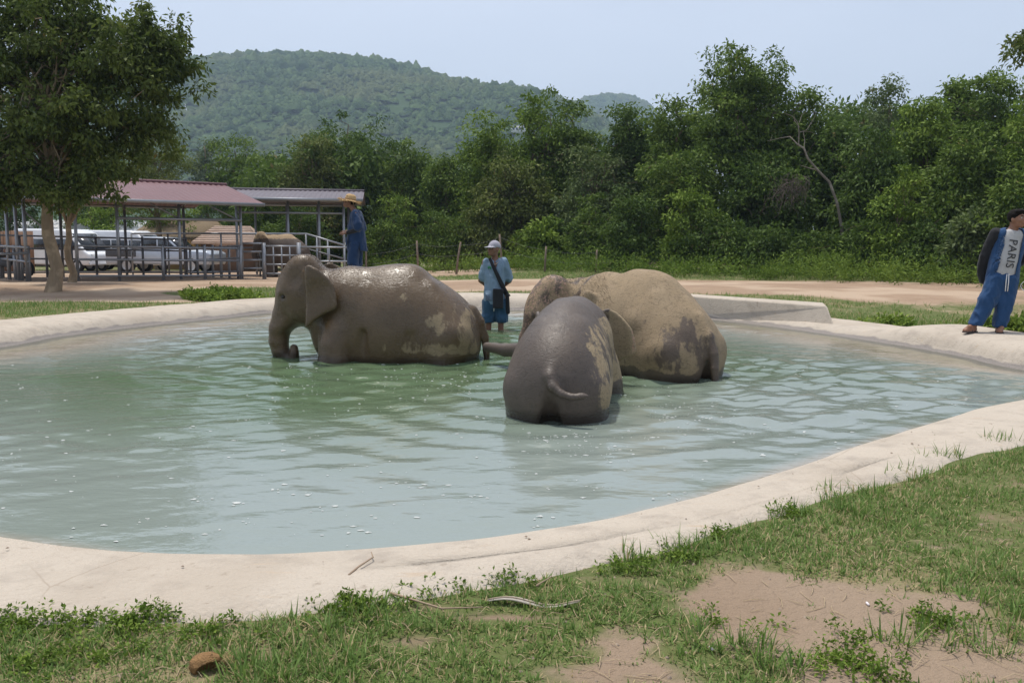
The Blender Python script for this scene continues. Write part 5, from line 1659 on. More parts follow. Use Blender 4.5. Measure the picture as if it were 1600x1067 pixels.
def hand_sdf(P, wrist, fwd, up_, side, s=1.0, curl=.5):
    """five-fingered hand: palm, four bent fingers of unequal length, thumb at the palm's side"""
    w = np.array(wrist, float); f = np.array(fwd, float); f /= np.linalg.norm(f)
    u = np.array(up_, float); u -= f * (u @ f); u /= np.linalg.norm(u)
    b = np.cross(f, u) * side
    q = P - w.astype(np.float32)
    L = np.stack([q @ f.astype(np.float32), q @ b.astype(np.float32), q @ u.astype(np.float32)], 1) / s
    d = rbox(L, (.045, 0, 0), (.048, .040, .016), .014)
    d = smin(d, rc(L, (-.03, 0, 0), (.02, 0, 0), .026, .024), .02)
    for k, (y, l) in enumerate(((-.030, .062), (-.010, .074), (.011, .070), (.030, .054))):
        a = np.array([.088, y, 0]); c1 = a + np.array([l * .5 * math.cos(curl * .4), y * .12, -l * .5 * math.sin(curl * .4)]); c2 = c1 + np.array([l * .5 * math.cos(curl * 1.5), y * .06, -l * .5 * math.sin(curl * 1.5)])
        d = smin(d, np.minimum(rc(L, a, c1, .0095, .0085), rc(L, c1, c2, .0085, .0072)), .006)
    t0 = np.array([.018, -.034, -.004]); t1 = t0 + np.array([.032, -.028, -.012]); t2 = t1 + np.array([.030, -.006, -.008])
    d = smin(d, np.minimum(rc(L, t0, t1, .0125, .0105), rc(L, t1, t2, .0105, .009)), .008)
    return d * s
def foot_sdf(P, ankle, ang):
    a = np.array(ankle, float); f = np.array([math.sin(ang), -math.cos(ang), 0])
    h = a - f * .045; h[2] = .038; t_ = a + f * .15; t_[2] = .025
    d = rc(P, h, t_, .036, .030)
    d = smin(d, rc(P, a + f * .10 + np.array([f[1], -f[0], 0]) * -.022, t_ + np.array([f[1], -f[0], 0]) * .03 - f * .02, .03, .022), .03)
    d = smin(d, rc(P, a + np.array([0, 0, .03]), h * .5 + t_ * .5, .042, .038), .04)
    return smax(d, -(P[:, 2] - .004), .004)
def solid(name, f, lo, hi, h, mat, parent, fold=0.0, seed=0, sm=1):
    V, Q = nets(f, lo, hi, h)
    V = relax(V, Q, sm, .5)
    if fold:
        N = norm_of(V, Q)
        n = fbm(V * np.array([1, 1, .35]), 13.0, 3, seed) - .5
        n = n + .6 * (.5 - np.abs(fbm(V * np.array([1, 1, .6]) + V[:, [2, 0, 1]] * .25, 9.0, 2, seed + 3) - .5) * 4)
        V = V + N * (n * fold)[:, None]
    return link(name, mesh_np(name, V, Q, mat, True), parent)
def torso_sdf(P, prof):
    """prof: list of (z, cx, cy, a, b) from hem to shoulder"""
    z = P[:, 2]; zs = [p[0] for p in prof]
    cx, cy, a, b = [np.interp(z, zs, [p[i] for p in prof]) for i in (1, 2, 3, 4)]
    k = np.sqrt(((P[:, 0] - cx) / a) ** 2 + ((P[:, 1] - cy) / b) ** 2) + 1e-6
    d = (k - 1) * np.minimum(a, b) * .9
    return smax(smax(d, zs[0] - z, .012), z - zs[-1], .05)
def face_parts(root, c, yaw, tilt, hair=None, hat=False):
    Mh = hmat(c, yaw, tilt)
    for s in (-1, 1):
        e = MB().lathe([(.0001, -.012), (.008, -.009), (.012, 0), (.008, .009), (.0001, .012)], (0, 0, 0), 10).build('eye', M_EYEW, root, True)
        e.matrix_local = Mh @ Matrix.Translation((s * .031, -.083, .008))
        p_ = MB().lathe([(.0001, -.0066), (.0045, -.005), (.0066, 0), (.0045, .005), (.0001, .0066)], (0, 0, 0), 8).build('pupil', M_HAIR, e, True)
        p_.location = (0, -.008, 0)
        b_ = MB().tube([(s * .012, -.096, .030), (s * .032, -.095, .035), (s * .050, -.082, .030)], [.004, .005, .003], 6).build('eyebrow', M_HAIR, root, True); b_.matrix_local = Mh
    l_ = MB().tube([(-.022, -.094, -.063), (0, -.101, -.062), (.022, -.094, -.063)], [.003, .006, .003], 6).build('lips', M_LIP, root, True); l_.matrix_local = Mh
    if hair:
        def hf(P):
            A = np.stack([np.abs(P[:, 0]), P[:, 1], P[:, 2]], 1)
            d = ell(P, (0, .018, .038), (.084, .100, .098))
            d = smax(d, -(P[:, 2] * .55 + P[:, 1] * .75 + .025), .02)
            d = smin(d, ell(A, (.03, -.055, .098), (.05, .05, .028)), .03)
            return smax(d, -.06 - P[:, 2] + np.clip(-P[:, 1], 0, 1) * .8, .02) + .008 * (noise3(P, 55, 3) - .5)
        o = solid('hair', hf, (-.12, -.13, -.12), (.12, .15, .18), .0075, M_HAIR, root); o.matrix_local = Mh
    return Mh

# --- man in blue with the grey printed T-shirt, on the right-hand rim --------
LOC3 = at(1535, 518, .285)
_rv = R_.reshape(-1, 3)
LOC3[2] = max(_rv[np.argmin(np.hypot(_rv[:, 0] - LOC3[0] - dx_, _rv[:, 1] - LOC3[1]))][2] for dx_ in (-.15, .2)) - .002
p3 = empty('person', LOC3, 0, 'person in open blue jacket, grey printed T-shirt and blue trousers standing on the rim', 'person')
HC3 = (.325, -.04, 1.515); HY3, HT3 = .55, -.10
def body3(P):
    d = head_sdf(hrot(P, HC3, HY3, HT3))
    d = smin(d, rc(P, (.305, -.005, 1.34), (.315, -.01, 1.45), .060, .052), .03)
    d = smin(d, rc(P, (.215, 0, .88), (.295, 0.01, 1.27), .11, .085), .05)
    d = smin(d, rc(P, (.14, .02, 1.32), (.47, .02, 1.32), .05, .05), .05)
    for pts in ([(.11, .03, 1.31, .05), (.01, .10, 1.03, .04), (.12, .19, .86, .032)], [(.49, .03, 1.31, .05), (.58, .10, 1.04, .04), (.50, .18, .88, .032)]): d = smin(d, chain(P, pts, .01), .03)
    for wr, fw, s in (((.12, .19, .86), (.5, .15, -.25), 1), ((.50, .18, .88), (-.5, .2, -.25), -1)): d = smin(d, hand_sdf(P, wr, fw, (0, 1, .2), s), .01)
    for pts in ([(.13, 0, .80, .08), (.02, -.03, .45, .046), (-.13, -.02, .09, .038)], [(.30, 0, .80, .08), (.25, -.04, .44, .046), (.205, -.03, .08, .038)]): d = smin(d, chain(P, pts, .02), .03)
    d = smin(d, foot_sdf(P, (-.15, -.02, .08), -1.05), .02)
    d = smin(d, foot_sdf(P, (.20, -.03, .07), -.35), .02)
    return d
solid('body', body3, (-.4, -.32, -.02), (.8, .36, 1.66), .0105, M_SKIN_A, p3)
face_parts(p3, HC3, HY3, HT3, True)
def tee3(P):
    d = torso_sdf(P, [(.755, .215, 0, .175, .125), (.95, .225, -.01, .170, .130), (1.15, .265, -.005, .175, .120), (1.30, .295, .0, .165, .100), (1.385, .305, .0, .10, .08)])
    return smax(d, -(np.linalg.norm(P - np.array([.31, -.03, 1.425], np.float32), axis=1) - .070), .015)
tee = solid('t_shirt', tee3, (-.05, -.25, .70), (.60, .25, 1.45), .011, M_GREY, p3, .012, 3)
def jack3(P):
    d = torso_sdf(P, [(.70, .215, .01, .215, .150), (.95, .230, .0, .200, .150), (1.15, .270, .0, .205, .138), (1.30, .298, .005, .195, .112), (1.40, .305, .01, .11, .085)])
    d = smin(d, rc(P, (.13, .02, 1.32), (.48, .02, 1.32), .066, .066), .05)
    t_ = (P[:, 2] - .77) / .6
    lo_ = .075 + .13 * t_; hi_ = .31 + .09 * t_
    cut = np.maximum(np.maximum(lo_ - P[:, 0], P[:, 0] - hi_), P[:, 1] + .0)
    d = smax(d, -cut, .012)
    d = smax(d, -(np.linalg.norm(P - np.array([.31, -.03, 1.43], np.float32), axis=1) - .098), .012)
    inner = tee3(P) - .006
    return smax(d, -inner, .006)
solid('jacket', jack3, (-.12, -.28, .66), (.72, .28, 1.46), .0095, M_BLUE, p3, .014, 4, 3)
for k, pts in enumerate(([(.10, .03, 1.325, .070), (.005, .10, 1.03, .066), (.03, .16, .80, .060), (.04, .16, .69, .055)], [(.50, .03, 1.325, .070), (.59, .10, 1.04, .062), (.53, .16, .92, .052)])):
    solid('sleeve', lambda P, q=pts: chain(P, q, .02), (-.15, -.1, .58), (.75, .33, 1.46), .012, M_BLACK, p3, .02, 5 + k)
def trs3(P):
    d = ell(P, (.215, 0, .74), (.185, .135, .13))
    for pts in ([(.14, 0, .72, .125), (.02, -.03, .42, .105), (-.11, -.02, .11, .088)], [(.295, 0, .72, .125), (.25, -.04, .42, .105), (.21, -.03, .08, .088)]): d = smin(d, chain(P, pts, .03), .05)
    d = smax(d, P[:, 2] - .83, .01)
    return smax(d, .075 + .02 * (P[:, 0] < .1) - P[:, 2], .008)
solid('trousers', trs3, (-.32, -.26, .04), (.52, .26, .88), .011, M_BLUE, p3, .030, 9)
for dx in (-.012, .012): MB().tube([(.205 + dx, -.142, .79), (.20 + dx * 1.4, -.150, .68), (.198 + dx * 1.2, -.150, .56)], [.006] * 3, 6).build('drawstring', M_CORD, p3, True)
u = np.linspace(0, 1, 14)
MB().tube(np.c_[.47 + .06 * np.sin(u * 7), -.12 - .02 * np.cos(u * 5), .86 - .34 * u], [.005] * 14, 6).build('cord', M_CORD, p3, True)
for ax, ay, ang in ((-.15, -.02, -1.05), (.20, -.03, -.35)):
    f = np.array([math.sin(ang), -math.cos(ang)]); s_ = np.array([-f[1], f[0]])
    ol = [(np.array([ax, ay]) + f * a_ + s_ * b_) for a_, b_ in ((-.09, 0), (-.08, .032), (.0, .036), (.09, .048), (.16, .042), (.19, 0), (.16, -.042), (.09, -.048), (0, -.036), (-.08, -.032))]
    sl = MB().prism(ol, .0, .014, 'z').build('sandal', M_SOLE, p3)
    c_ = np.array([ax, ay])
    for b_ in (-.045, .045):
        q0 = c_ + f * .13; q1 = c_ + f * .06 + s_ * b_
        MB().tube([(*q0, .03), (*(q0 * .5 + q1 * .5), .068), (*q1, .018)], [.006, .008, .006], 6).build('strap', M_SOLE, sl, True)
# printed word on the shirt, running downwards
fc = bpy.data.curves.new('print', 'FONT'); fc.body = 'PARIS'; fc.size = .155; fc.align_x = 'CENTER'; fc.align_y = 'CENTER'; fc.fill_mode = 'FRONT'; fc.resolution_u = 3
fo = bpy.data.objects.new('print_tmp', fc); COL.objects.link(fo)
dg = bpy.context.evaluated_depsgraph_get(); tm = bpy.data.meshes.new_from_object(fo.evaluated_get(dg))
tv = np.array([v.co for v in tm.vertices]); tf = [list(p_.vertices) for p_ in tm.polygons]
bpy.data.objects.remove(fo)
ang = -PI / 2 - .12
tx = tv[:, 0] * math.cos(ang) - tv[:, 1] * math.sin(ang) + .235; tz = tv[:, 0] * math.sin(ang) + tv[:, 1] * math.cos(ang) + 1.06
ty = np.full(len(tx), -.30)
for _ in range(40):
    dd = tee3(np.stack([tx, ty, tz], 1).astype(np.float32)) - .011
    ty = ty + np.clip(dd, -.02, .05) * .8
pm = bpy.data.meshes.new('print'); pm.from_pydata(np.stack([tx, ty, tz], 1).tolist(), [], tf); pm.materials.append(M_INK); link('print', pm, tee)

# --- man with cap standing in the shallows ----------------------------------
LOC2 = (-.285, 14.06, -.235)
p2 = empty('person', LOC2, 0, 'person in grey cap, faded blue shirt and blue shorts standing in the shallow water', 'person')
HC2 = (-.02, -.03, 1.545); HY2, HT2 = -.75, -.18
def body2(P):
    d = head_sdf(hrot(P, HC2, HY2, HT2))
    d = smin(d, rc(P, (0, .01, 1.36), (-.01, 0, 1.47), .056, .050), .03)
    d = smin(d, rc(P, (0, 0, .90), (0, 0.01, 1.27), .11, .092), .05)
    for s in (-1, 1):
        d = smin(d, chain(P, [(s * .16, .02, 1.34, .05), (s * .235, .09, 1.03, .040), (s * .08, .20, .90, .032)], .01), .04)
        d = smin(d, hand_sdf(P, (s * .08, .20, .90), (-s * .6, .05, -.35), (0, 1, 0), s, .9), .01)
        d = smin(d, chain(P, [(s * .10, 0, .82, .085), (s * .10, -.02, .47, .055), (s * .10, 0, .08, .040)], .02), .03)
        d = smin(d, foot_sdf(P, (s * .10, 0, .08), s * .2), .02)
    return d
solid('body', body2, (-.42, -.3, -.02), (.42, .38, 1.68), .0115, M_SKIN_B, p2)
face_parts(p2, HC2, HY2, HT2)
def shirt2(P):
    d = torso_sdf(P, [(.65, 0, 0, .19, .145), (.85, 0, 0, .175, .138), (1.10, 0, 0, .165, .125), (1.30, 0, .0, .165, .105), (1.40, 0, .01, .10, .08)])
    for s in (-1, 1): d = smin(d, chain(P, [(s * .14, .02, 1.345, .062), (s * .195, .06, 1.16, .070), (s * .210, .08, 1.08, .075)], .02), .04)
    d = smax(d, -(np.linalg.norm(P - np.array([.0, -.04, 1.43], np.float32), axis=1) - .075), .012)
    v = np.maximum(np.abs(P[:, 0] - .015) - (P[:, 2] - 1.20) * .32, P[:, 1] + .05)
    return smax(d, -np.maximum(v, 1.20 - P[:, 2]), .01)
shirt_o = solid('shirt', shirt2, (-.42, -.26, .55), (.42, .28, 1.46), .0105, M_DENIM, p2, .030, 12)
def shorts2(P):
    d = ell(P, (0, 0, .66), (.185, .135, .12))
    for s in (-1, 1): d = smin(d, chain(P, [(s * .095, 0, .66, .115), (s * .115, -.01, .42, .108), (s * .118, -.01, .36, .108)], .02), .03)
    d = smax(d, P[:, 2] - .75, .01)
    return smax(d, .355 - P[:, 2], .008)
solid('shorts', shorts2, (-.30, -.22, .30), (.30, .22, .80), .0115, M_SHORT, p2, .030, 13)
MB().tube([(-.01, -.155, .63), (-.012, -.158, .55)], [.007, .006], 6).build('drawstring', M_CORD, p2, True)
MB().box((.085, -.132, 1.19), (.10, .012, .004), bev=.002).build('pocket', M_DENIM, p2)
MB().box((-.085, -.158, .80), (.13, .008, .15), bev=.003).build('pocket', M_DENIM, p2)
MB().tube([(-.11, -.135, 1.245), (-.095, -.140, 1.26), (-.075, -.140, 1.255), (-.065, -.138, 1.235)], [.012, .016, .014, .006], 6).tube([(-.10, -.14, 1.25), (-.102, -.14, 1.22)], [.006, .006], 5).tube([(-.075, -.14, 1.25), (-.073, -.14, 1.22)], [.006, .006], 5).build('badge', M_GREEN, p2, True)
u = np.linspace(-1, 1, 15)
MB().tube(np.c_[.075 * u, -.075 + .05 * u ** 2 - .02, 1.30 + .09 * u ** 2], [.005] * 15, 5).build('necklace', simple('pale_beads', (.55, .45, .36), .6), p2, True)
def cap(P):
    d = smax(ell(P, (0, .012, .035), (.092, .112, .108)), .028 - P[:, 2] - .12 * P[:, 1] * 0, .01)
    A = P.copy()
    v = np.maximum(np.abs(P[:, 2] - .030 + np.clip(-P[:, 1] - .09, 0, 1) * .34 + P[:, 0] ** 2 * 2.6) - .006, np.sqrt((P[:, 0] / .082) ** 2 + ((P[:, 1] + .085) / .115) ** 2) * .09 - .09)
    return smin(d, v, .012)
co = solid('cap', cap, (-.14, -.24, -.06), (.14, .16, .18), .007, M_CAP, p2); co.matrix_local = hmat(HC2, HY2, HT2)
MB().lathe([(.0001, .006), (.010, .003), (.012, 0)], (0, .012, .142), 8).build('button', M_CAP, co, True)
# his shoulder bag
bag = empty('shoulder_bag', LOC2, 0, 'black cloth shoulder bag slung across the faded blue shirt', 'bag')
def ribbon(P, W, nrm, th=.010):
    P = np.array(P, float); T = np.gradient(P, axis=0); T /= np.linalg.norm(T, axis=1)[:, None]
    S = np.cross(T, np.array(nrm, float)); S /= np.linalg.norm(S, axis=1)[:, None]; U_ = np.cross(S, T)
    W = np.asarray(W)[:, None] / 2
    V = np.stack([P - S * W, P + S * W, P + S * W + U_ * th, P - S * W + U_ * th], 1).reshape(-1, 3); n = len(P)
    Q = [[4 * i + a, 4 * i + b, 4 * i + 4 + b, 4 * i + 4 + a] for i in range(n - 1) for a, b in ((0, 1), (1, 2), (2, 3), (3, 0))]
    return MB().add(V, np.array(Q + [[0, 1, 2, 3], [4 * n - 1, 4 * n - 2, 4 * n - 3, 4 * n - 4]]))
sp = []
for t_ in np.linspace(0, 1, 13):
    x = -.085 + .30 * t_; z = 1.395 - .63 * t_; y = -.30
    for _ in range(30):
        y += np.clip(float(shirt2(np.array([[x, y, z]], np.float32))[0]) - .017, -.02, .05) * .8
    sp.append((x, y, z))
ribbon(sp, np.linspace(.045, .085, 13), (0, -1, 0)).build('strap', M_BLACK, bag, True)
def bagf(P): return rbox(P, (.055, -.172, .755), (.085, .022, .16), .02) + .006 * (noise3(P, 12, 3) - .5)
solid('pouch', bagf, (-.06, -.23, .55), (.18, -.11, .95), .010, M_BLACK, bag)
def bagg(P): return rc(P, (.205, -.10, .80), (.215, -.07, .53), .030, .036)
solid('flap', bagg, (.13, -.2, .45), (.30, .0, .88), .011, M_BLACK, bag)

# --- man with the straw hat on the far rim ----------------------------------
q = at(555, 487, 0)
LOC1 = ((556 - CX) * (q[1] + .32) / F_PX, q[1] + .32, .502)
p1 = empty('person', LOC1, -PI / 2, 'person in straw hat and dark blue cotton suit standing behind the brown elephant', 'person')
HC1 = (0, -.115, 1.665); HY1, HT1 = .15, -.42
def body1(P):
    d = head_sdf(hrot(P, HC1, HY1, HT1))
    d = smin(d, rc(P, (0, .0, 1.48), (0, -.085, 1.60), .058, .050), .03)
    d = smin(d, rc(P, (0, .02, .98), (0, .015, 1.38), .12, .12), .05)
    d = smin(d, chain(P, [(.19, .03, 1.44, .052), (.235, .10, 1.13, .042), (.17, -.13, 1.07, .034)], .01), .04)
    d = smin(d, chain(P, [(-.19, .03, 1.44, .052), (-.235, .06, 1.13, .042), (-.12, -.17, 1.09, .034)], .01), .04)
    d = smin(d, hand_sdf(P, (.165, -.15, 1.065), (-.25, -1, -.08), (.3, 0, 1), 1, 1.05, .55), .008)
    d = smin(d, hand_sdf(P, (-.115, -.19, 1.09), (.35, -1, -.05), (-.3, 0, 1), -1, 1.05, .6), .008)
    for s in (-1, 1):
        d = smin(d, chain(P, [(s * .10, .01, .92, .085), (s * .11, -.05 * s, .50, .055), (s * .11, -.02 + .12 * s, .08, .040)], .02), .03)
        d = smin(d, foot_sdf(P, (s * .11, -.02 + .12 * s, .08), 0), .02)
    return d
solid('body', body1, (-.40, -.42, -.02), (.40, .36, 1.80), .0095, M_SKIN_B, p1)
face_parts(p1, HC1, HY1, HT1, True)
def shirt1(P):
    d = torso_sdf(P, [(.70, 0, .03, .215, .205), (.95, 0, .02, .205, .180), (1.20, 0, .015, .200, .155), (1.40, 0, .02, .190, .125), (1.52, 0, .01, .10, .085)])
    for s in (-1, 1): d = smin(d, chain(P, [(s * .17, .03, 1.45, .072), (s * .225, .08, 1.23, .088), (s * .235, .09, 1.17, .090)], .02), .05)
    d = smax(d, -(np.linalg.norm(P - np.array([0, -.06, 1.56], np.float32), axis=1) - .080), .012)
    slit = np.maximum(np.abs(P[:, 1] - .10) - .012, P[:, 2] - .86)
    return smax(d, -np.maximum(slit, -(np.abs(P[:, 0]) - .12)), .008)
sh_o = solid('shirt', shirt1, (-.42, -.28, .66), (.42, .32, 1.58), .0115, M_NAVY, p1, .026, 21)
def trs1(P):
    d = ell(P, (0, .01, .84), (.20, .165, .13))
    for s in (-1, 1): d = smin(d, chain(P, [(s * .095, .01, .82, .125), (s * .11, -.03 * s - .02, .48, .112), (s * .11, -.02 + .10 * s, .12, .100)], .02), .03)
    d = smax(d, P[:, 2] - .95, .01)
    return smax(d, .11 - P[:, 2], .008)
solid('trousers', trs1, (-.32, -.34, .06), (.32, .36, 1.0), .012, M_NAVY, p1, .022, 22)
def slv(P): return chain(P, [(.232, .10, 1.14, .050), (.205, .0, 1.10, .046), (.175, -.12, 1.07, .040)], .01)
solid('arm_sleeve', slv, (.08, -.22, .98), (.34, .22, 1.24), .0095, M_BLACK, p1)
MB().box((.13, -.165, .90), (.14, .012, .15), bev=.004, rotz=.35).build('pocket', M_NAVY, p1)
for dx in (-.01, .012): MB().tube([(.06 + dx, -.185, .88), (.065 + dx, -.20, .80), (.065 + dx, -.20, .70)], [.006] * 3, 6).build('drawstring', M_CORD, p1, True)
# straw hat: woven crown, wavy frayed brim
th = np.linspace(0, 2 * PI, 48, endpoint=False)
rng = np.random.default_rng(6)
prof = [(.001, .150), (.05, .148), (.082, .130), (.094, .095), (.098, .055), (.104, .035), (.125, .024), (.150, .014), (.172, .0)]
V = []
for (r_, z_) in prof:
    wv = .012 * np.sin(3 * th + 1) * max(0, (r_ - .1) / .07) + rng.normal(0, .0025, 48)
    rr_ = r_ * (1 + .05 * np.sin(2 * th + .5) * (r_ > .1)) + rng.normal(0, .003, 48) * (r_ > .16)
    V.append(np.c_[rr_ * np.cos(th), rr_ * np.sin(th) * 1.12, z_ + wv])
V = np.array(V); m_ = len(prof)
ii = np.arange(m_ - 1)[:, None] * 48; jj = np.arange(48)[None, :]; kk = (jj + 1) % 48
Q = np.stack([ii + jj, ii + 48 + jj, ii + 48 + kk, ii + kk], -1).reshape(-1, 4)
ho = link('straw_hat', mesh_np('straw_hat', V.reshape(-1, 3), Q, M_STRAW), p1)
sol = ho.modifiers.new('thick', 'SOLIDIFY'); sol.thickness = .006
ho.matrix_local = hmat(HC1, HY1, HT1 * .45) @ Matrix.Translation((0, .012, .02))
mb = MB()
for k in range(130):
    t_ = rng.uniform(0, 2 * PI); r0 = rng.uniform(.12, .172); fr_ = 1 if math.sin(t_) < 0 else .5
    a = np.array([r0 * math.cos(t_), r0 * math.sin(t_) * 1.12, .018]); b = a * np.array([1.25 + .25 * rng.uniform() * fr_, 1.2 + .3 * rng.uniform() * fr_, 1]) + np.array([0, 0, rng.normal(-.02, .02)])
    mb.tube([a, (a + b) / 2 + [0, 0, .012], b], [.005, .004, .002], 4, False)
tag(mb.build('frayed_straw', M_STRAW, ho, True), kind='stuff')
MB().tube(np.c_[.103 * np.cos(th), .112 * np.sin(th), np.full(48, .052)], [.007] * 48, 6).build('hat_band', simple('brown_band', (.28, .15, .07), .8), ho, True)
# ------------------------------------------------------------------ grass, weeds and small things
t = NT('grass_blades')
tn = t.attr('tint')
gcol = t.mix(t.ramp(tn, 0, .8, smooth=False), (.070, .140, .026), (.215, .315, .080))
gcol = t.mix(t.ramp(tn, .80, .88), gcol, (.46, .37, .20))
a_ = t.bsdf(gcol, .6, spec=.25)
tl = t.n('BsdfTranslucent'); t.put(tl.inputs['Color'], gcol)
mx = t.n('MixShader'); mx.inputs[0].default_value = .35
t.L.new(a_, mx.inputs[1]); t.L.new(tl.outputs[0], mx.inputs[2])
M_GRASS = t.done(mx.outputs[0])
def blades(rng, X, Y, per, hmin, hmax, wid, spread, dry=.1, bend=.55, hs=None, seg=2, z0=None):
    n = len(X); m = n * per
    i = np.repeat(np.arange(n), per)
    th = rng.uniform(0, 2 * PI, m)
    r = spread * rng.uniform(0, 1, m) ** .7
    x = X[i] + r * np.cos(th) * .6; y = Y[i] + r * np.sin(th) * .6
    z = gz(x, y) - .004 if z0 is None else np.repeat(z0, per)
    h = rng.uniform(hmin, hmax, m)
    if hs is not None: h = h * hs[i]
    th2 = th + rng.normal(0, .7, m)
    bd = bend * rng.uniform(.3, 1.5, m)
    D = np.stack([np.cos(th2) * np.sin(bd), np.sin(th2) * np.sin(bd), np.cos(bd)], 1)
    S = np.stack([-np.sin(th2), np.cos(th2), np.zeros(m)], 1) * (wid * rng.uniform(.6, 1.3, m))[:, None] * .5
    P = np.stack([x, y, z], 1)
    tint = np.where(rng.uniform(0, 1, m) < dry, rng.uniform(.88, 1, m), rng.uniform(0, .8, m) * .7 + .24 * np.repeat(rng.uniform(0, 1, n), per))
    if seg == 1:
        V = np.stack([P - S, P + S, P + D * h[:, None]], 1).reshape(-1, 3)
        return V, [np.arange(m * 3).reshape(-1, 3)], np.repeat(tint, 3)
    mid = P + D * (h * .55)[:, None]
    D2 = D.copy(); D2[:, 2] -= .45 * bd; D2 /= np.linalg.norm(D2, axis=1)[:, None]
    tip = mid + D2 * (h * .5)[:, None]
    V = np.stack([P - S, P + S, mid + S * .8, mid - S * .8, tip], 1).reshape(-1, 3)
    o = np.arange(m)[:, None] * 5
    return V, [o + np.array([[0, 1, 2, 3]]), o + np.array([[3, 2, 4]])], np.repeat(tint, 5)
def rim_out(x, y):
    """distance beyond the outer edge of the rim"""
    d, i = pool_dist(x, y)
    return -d - RW[i]
rng = np.random.default_rng(71)
N0 = 150000
d_ = 2.1 + 8.5 * rng.uniform(0, 1, N0) ** 1.25
px_ = rng.uniform(-60, 1680, N0)
x_ = (px_ - CX) / F_PX * d_ * 1.03
keepp = rng.uniform(0, 1, N0) < np.clip(d_ / 8.0, .25, 1)
x_, d_ = x_[keepp], d_[keepp]
ro = rim_out(x_, d_)
g_ = grass_mask(x_, d_)
ok = (ro > -.03 + .10 * noise2(x_, d_, 4, 8)) & (rng.uniform(0, 1, len(x_)) < np.clip((g_ - .26) * 1.9, .03, 1) ** 1.3) & (d_ < 10)
x_, d_ = x_[ok], d_[ok]
hs = .55 + 1.0 * noise2(x_, d_, 1.3, 12) * sstep(.2, .9, grass_mask(x_, d_))
V, F, T = blades(rng, x_, d_, 7, .014, .046, .0046, .035, .20, .85, hs)
gr = link('grass', mesh_np('grass', V, F, M_GRASS, False, {'tint': T}))
tag(gr, 'short patchy green turf in the foreground around the bare earth', 'grass', kind='stuff')
# taller tussocks
spots = [(1545, 940), (1590, 900), (1580, 985), (1500, 905), (1420, 1000), (1210, 1035), (1190, 1020), (1120, 1000), (410, 1040), (430, 1055), (520, 1045), (990, 870), (1060, 850), (1100, 860), (1225, 800), (1290, 775), (1420, 740), (1560, 690), (1480, 715), (500, 985), (560, 955), (640, 975), (395, 1035), (1330, 800), (1370, 770), (1600, 960), (1520, 1000)]
tx_, ty_, hh_ = [], [], []
for (a, b) in spots:
    w = at(a, b, .27)
    for k in range(9):
        tx_.append(w[0] + rng.normal(0, .06)); ty_.append(w[1] + rng.normal(0, .05)); hh_.append(1)
V, F, T = blades(rng, np.array(tx_), np.array(ty_), 8, .04, .105, .0052, .05, .10, .65)
gt = link('tussocks', mesh_np('tussocks', V, F, M_GRASS, False, {'tint': T}))
tag(gt, 'taller grass tussocks scattered through the foreground turf', 'grass', kind='stuff')
# creeping leafy weeds along the rim's edge
C = []; R = []
for (a, b, n) in ((30, 975, 26), (120, 972, 16), (205, 972, 30), (250, 965, 14), (330, 985, 12), (540, 945, 22), (590, 950, 12), (700, 920, 6), (790, 908, 10), (985, 885, 14), (1045, 868, 16), (1120, 838, 10), (1240, 795, 8), (1300, 1040, 14), (1345, 1010, 12), (1370, 1050, 12), (1440, 965, 12), (1470, 975, 8), (1125, 975, 6), (1235, 800, 10), (150, 1020, 12), (60, 1040, 12)):
    w = at(a, b, .27)
    for k in range(n):
        x = w[0] + rng.normal(0, .055); y = w[1] + rng.normal(0, .045)
        C.append((x, y, gz1(x, y) + rng.uniform(.005, .025))); R.append(rng.uniform(.02, .045))
V, F, T = leaves(rng, np.array(C), np.array(R), 34, .017, .1, .8, .5, up=.7)
cw = link('creeping_weeds', mesh_np('creeping_weeds', V, F, LEAF['bright'], False, {'tint': T * .8}))
tag(cw, 'low leafy weeds creeping along the foot of the concrete rim', 'weeds', kind='stuff')
# meadow beyond the pool
N1 = 90000
d_ = 10.5 + 34 * rng.uniform(0, 1, N1) ** 1.2
px_ = rng.uniform(-40, 1660, N1)
x_ = (px_ - CX) / F_PX * d_
g_ = grass_mask(x_, d_)
ro = np.where(d_ < 21, rim_out(x_, np.minimum(d_, 21)), 9)
ok = (ro > .02) & (rng.uniform(0, 1, N1) < np.clip((g_ - .35) * 1.6, .0, 1) ** 1.4)
x_, d_ = x_[ok], d_[ok]
hs = .5 + 1.1 * noise2(x_, d_, .8, 13)
V, F, T = blades(rng, x_, d_, 4, .03, .11, .014, .10, .22, .7, hs, 1)
gf = link('meadow_grass', mesh_np('meadow_grass', V, F, M_GRASS, False, {'tint': T}))
tag(gf, 'thin trampled grass beyond the pool up to the wood', 'grass', kind='stuff')
# lush patches just behind the rim
C = []; R = []
for (pa, pb, da, db, n) in ((1335, 1420, 13.9, 14.4, 60), (1400, 1650, 11.7, 13.2, 260), (285, 345, 17.6, 18.8, 70), (330, 420, 17.3, 19.5, 120)):
    for k in range(n):
        u_ = rng.uniform(); px = pa + (pb - pa) * u_
        d = (db - (db - da) * u_) + rng.normal(0, .22)
        x = (px - CX) * d / F_PX
        if rim_out(np.array([x]), np.array([d]))[0] < .02: continue
        C.append((x, d, gz1(x, d) + rng.uniform(.03, .16))); R.append(rng.uniform(.06, .15))
V, F, T = leaves(rng, np.array(C), np.array(R), 26, .085, -.1, .9, .5, up=.6)
V[:, 2] = np.maximum(V[:, 2], gz(V[:, 0], V[:, 1]))
lp = link('rim_plants', mesh_np('rim_plants', V, F, LEAF['bright'], False, {'tint': T}))
tag(lp, 'lush green plants growing just behind the far rim', 'plants', kind='stuff')
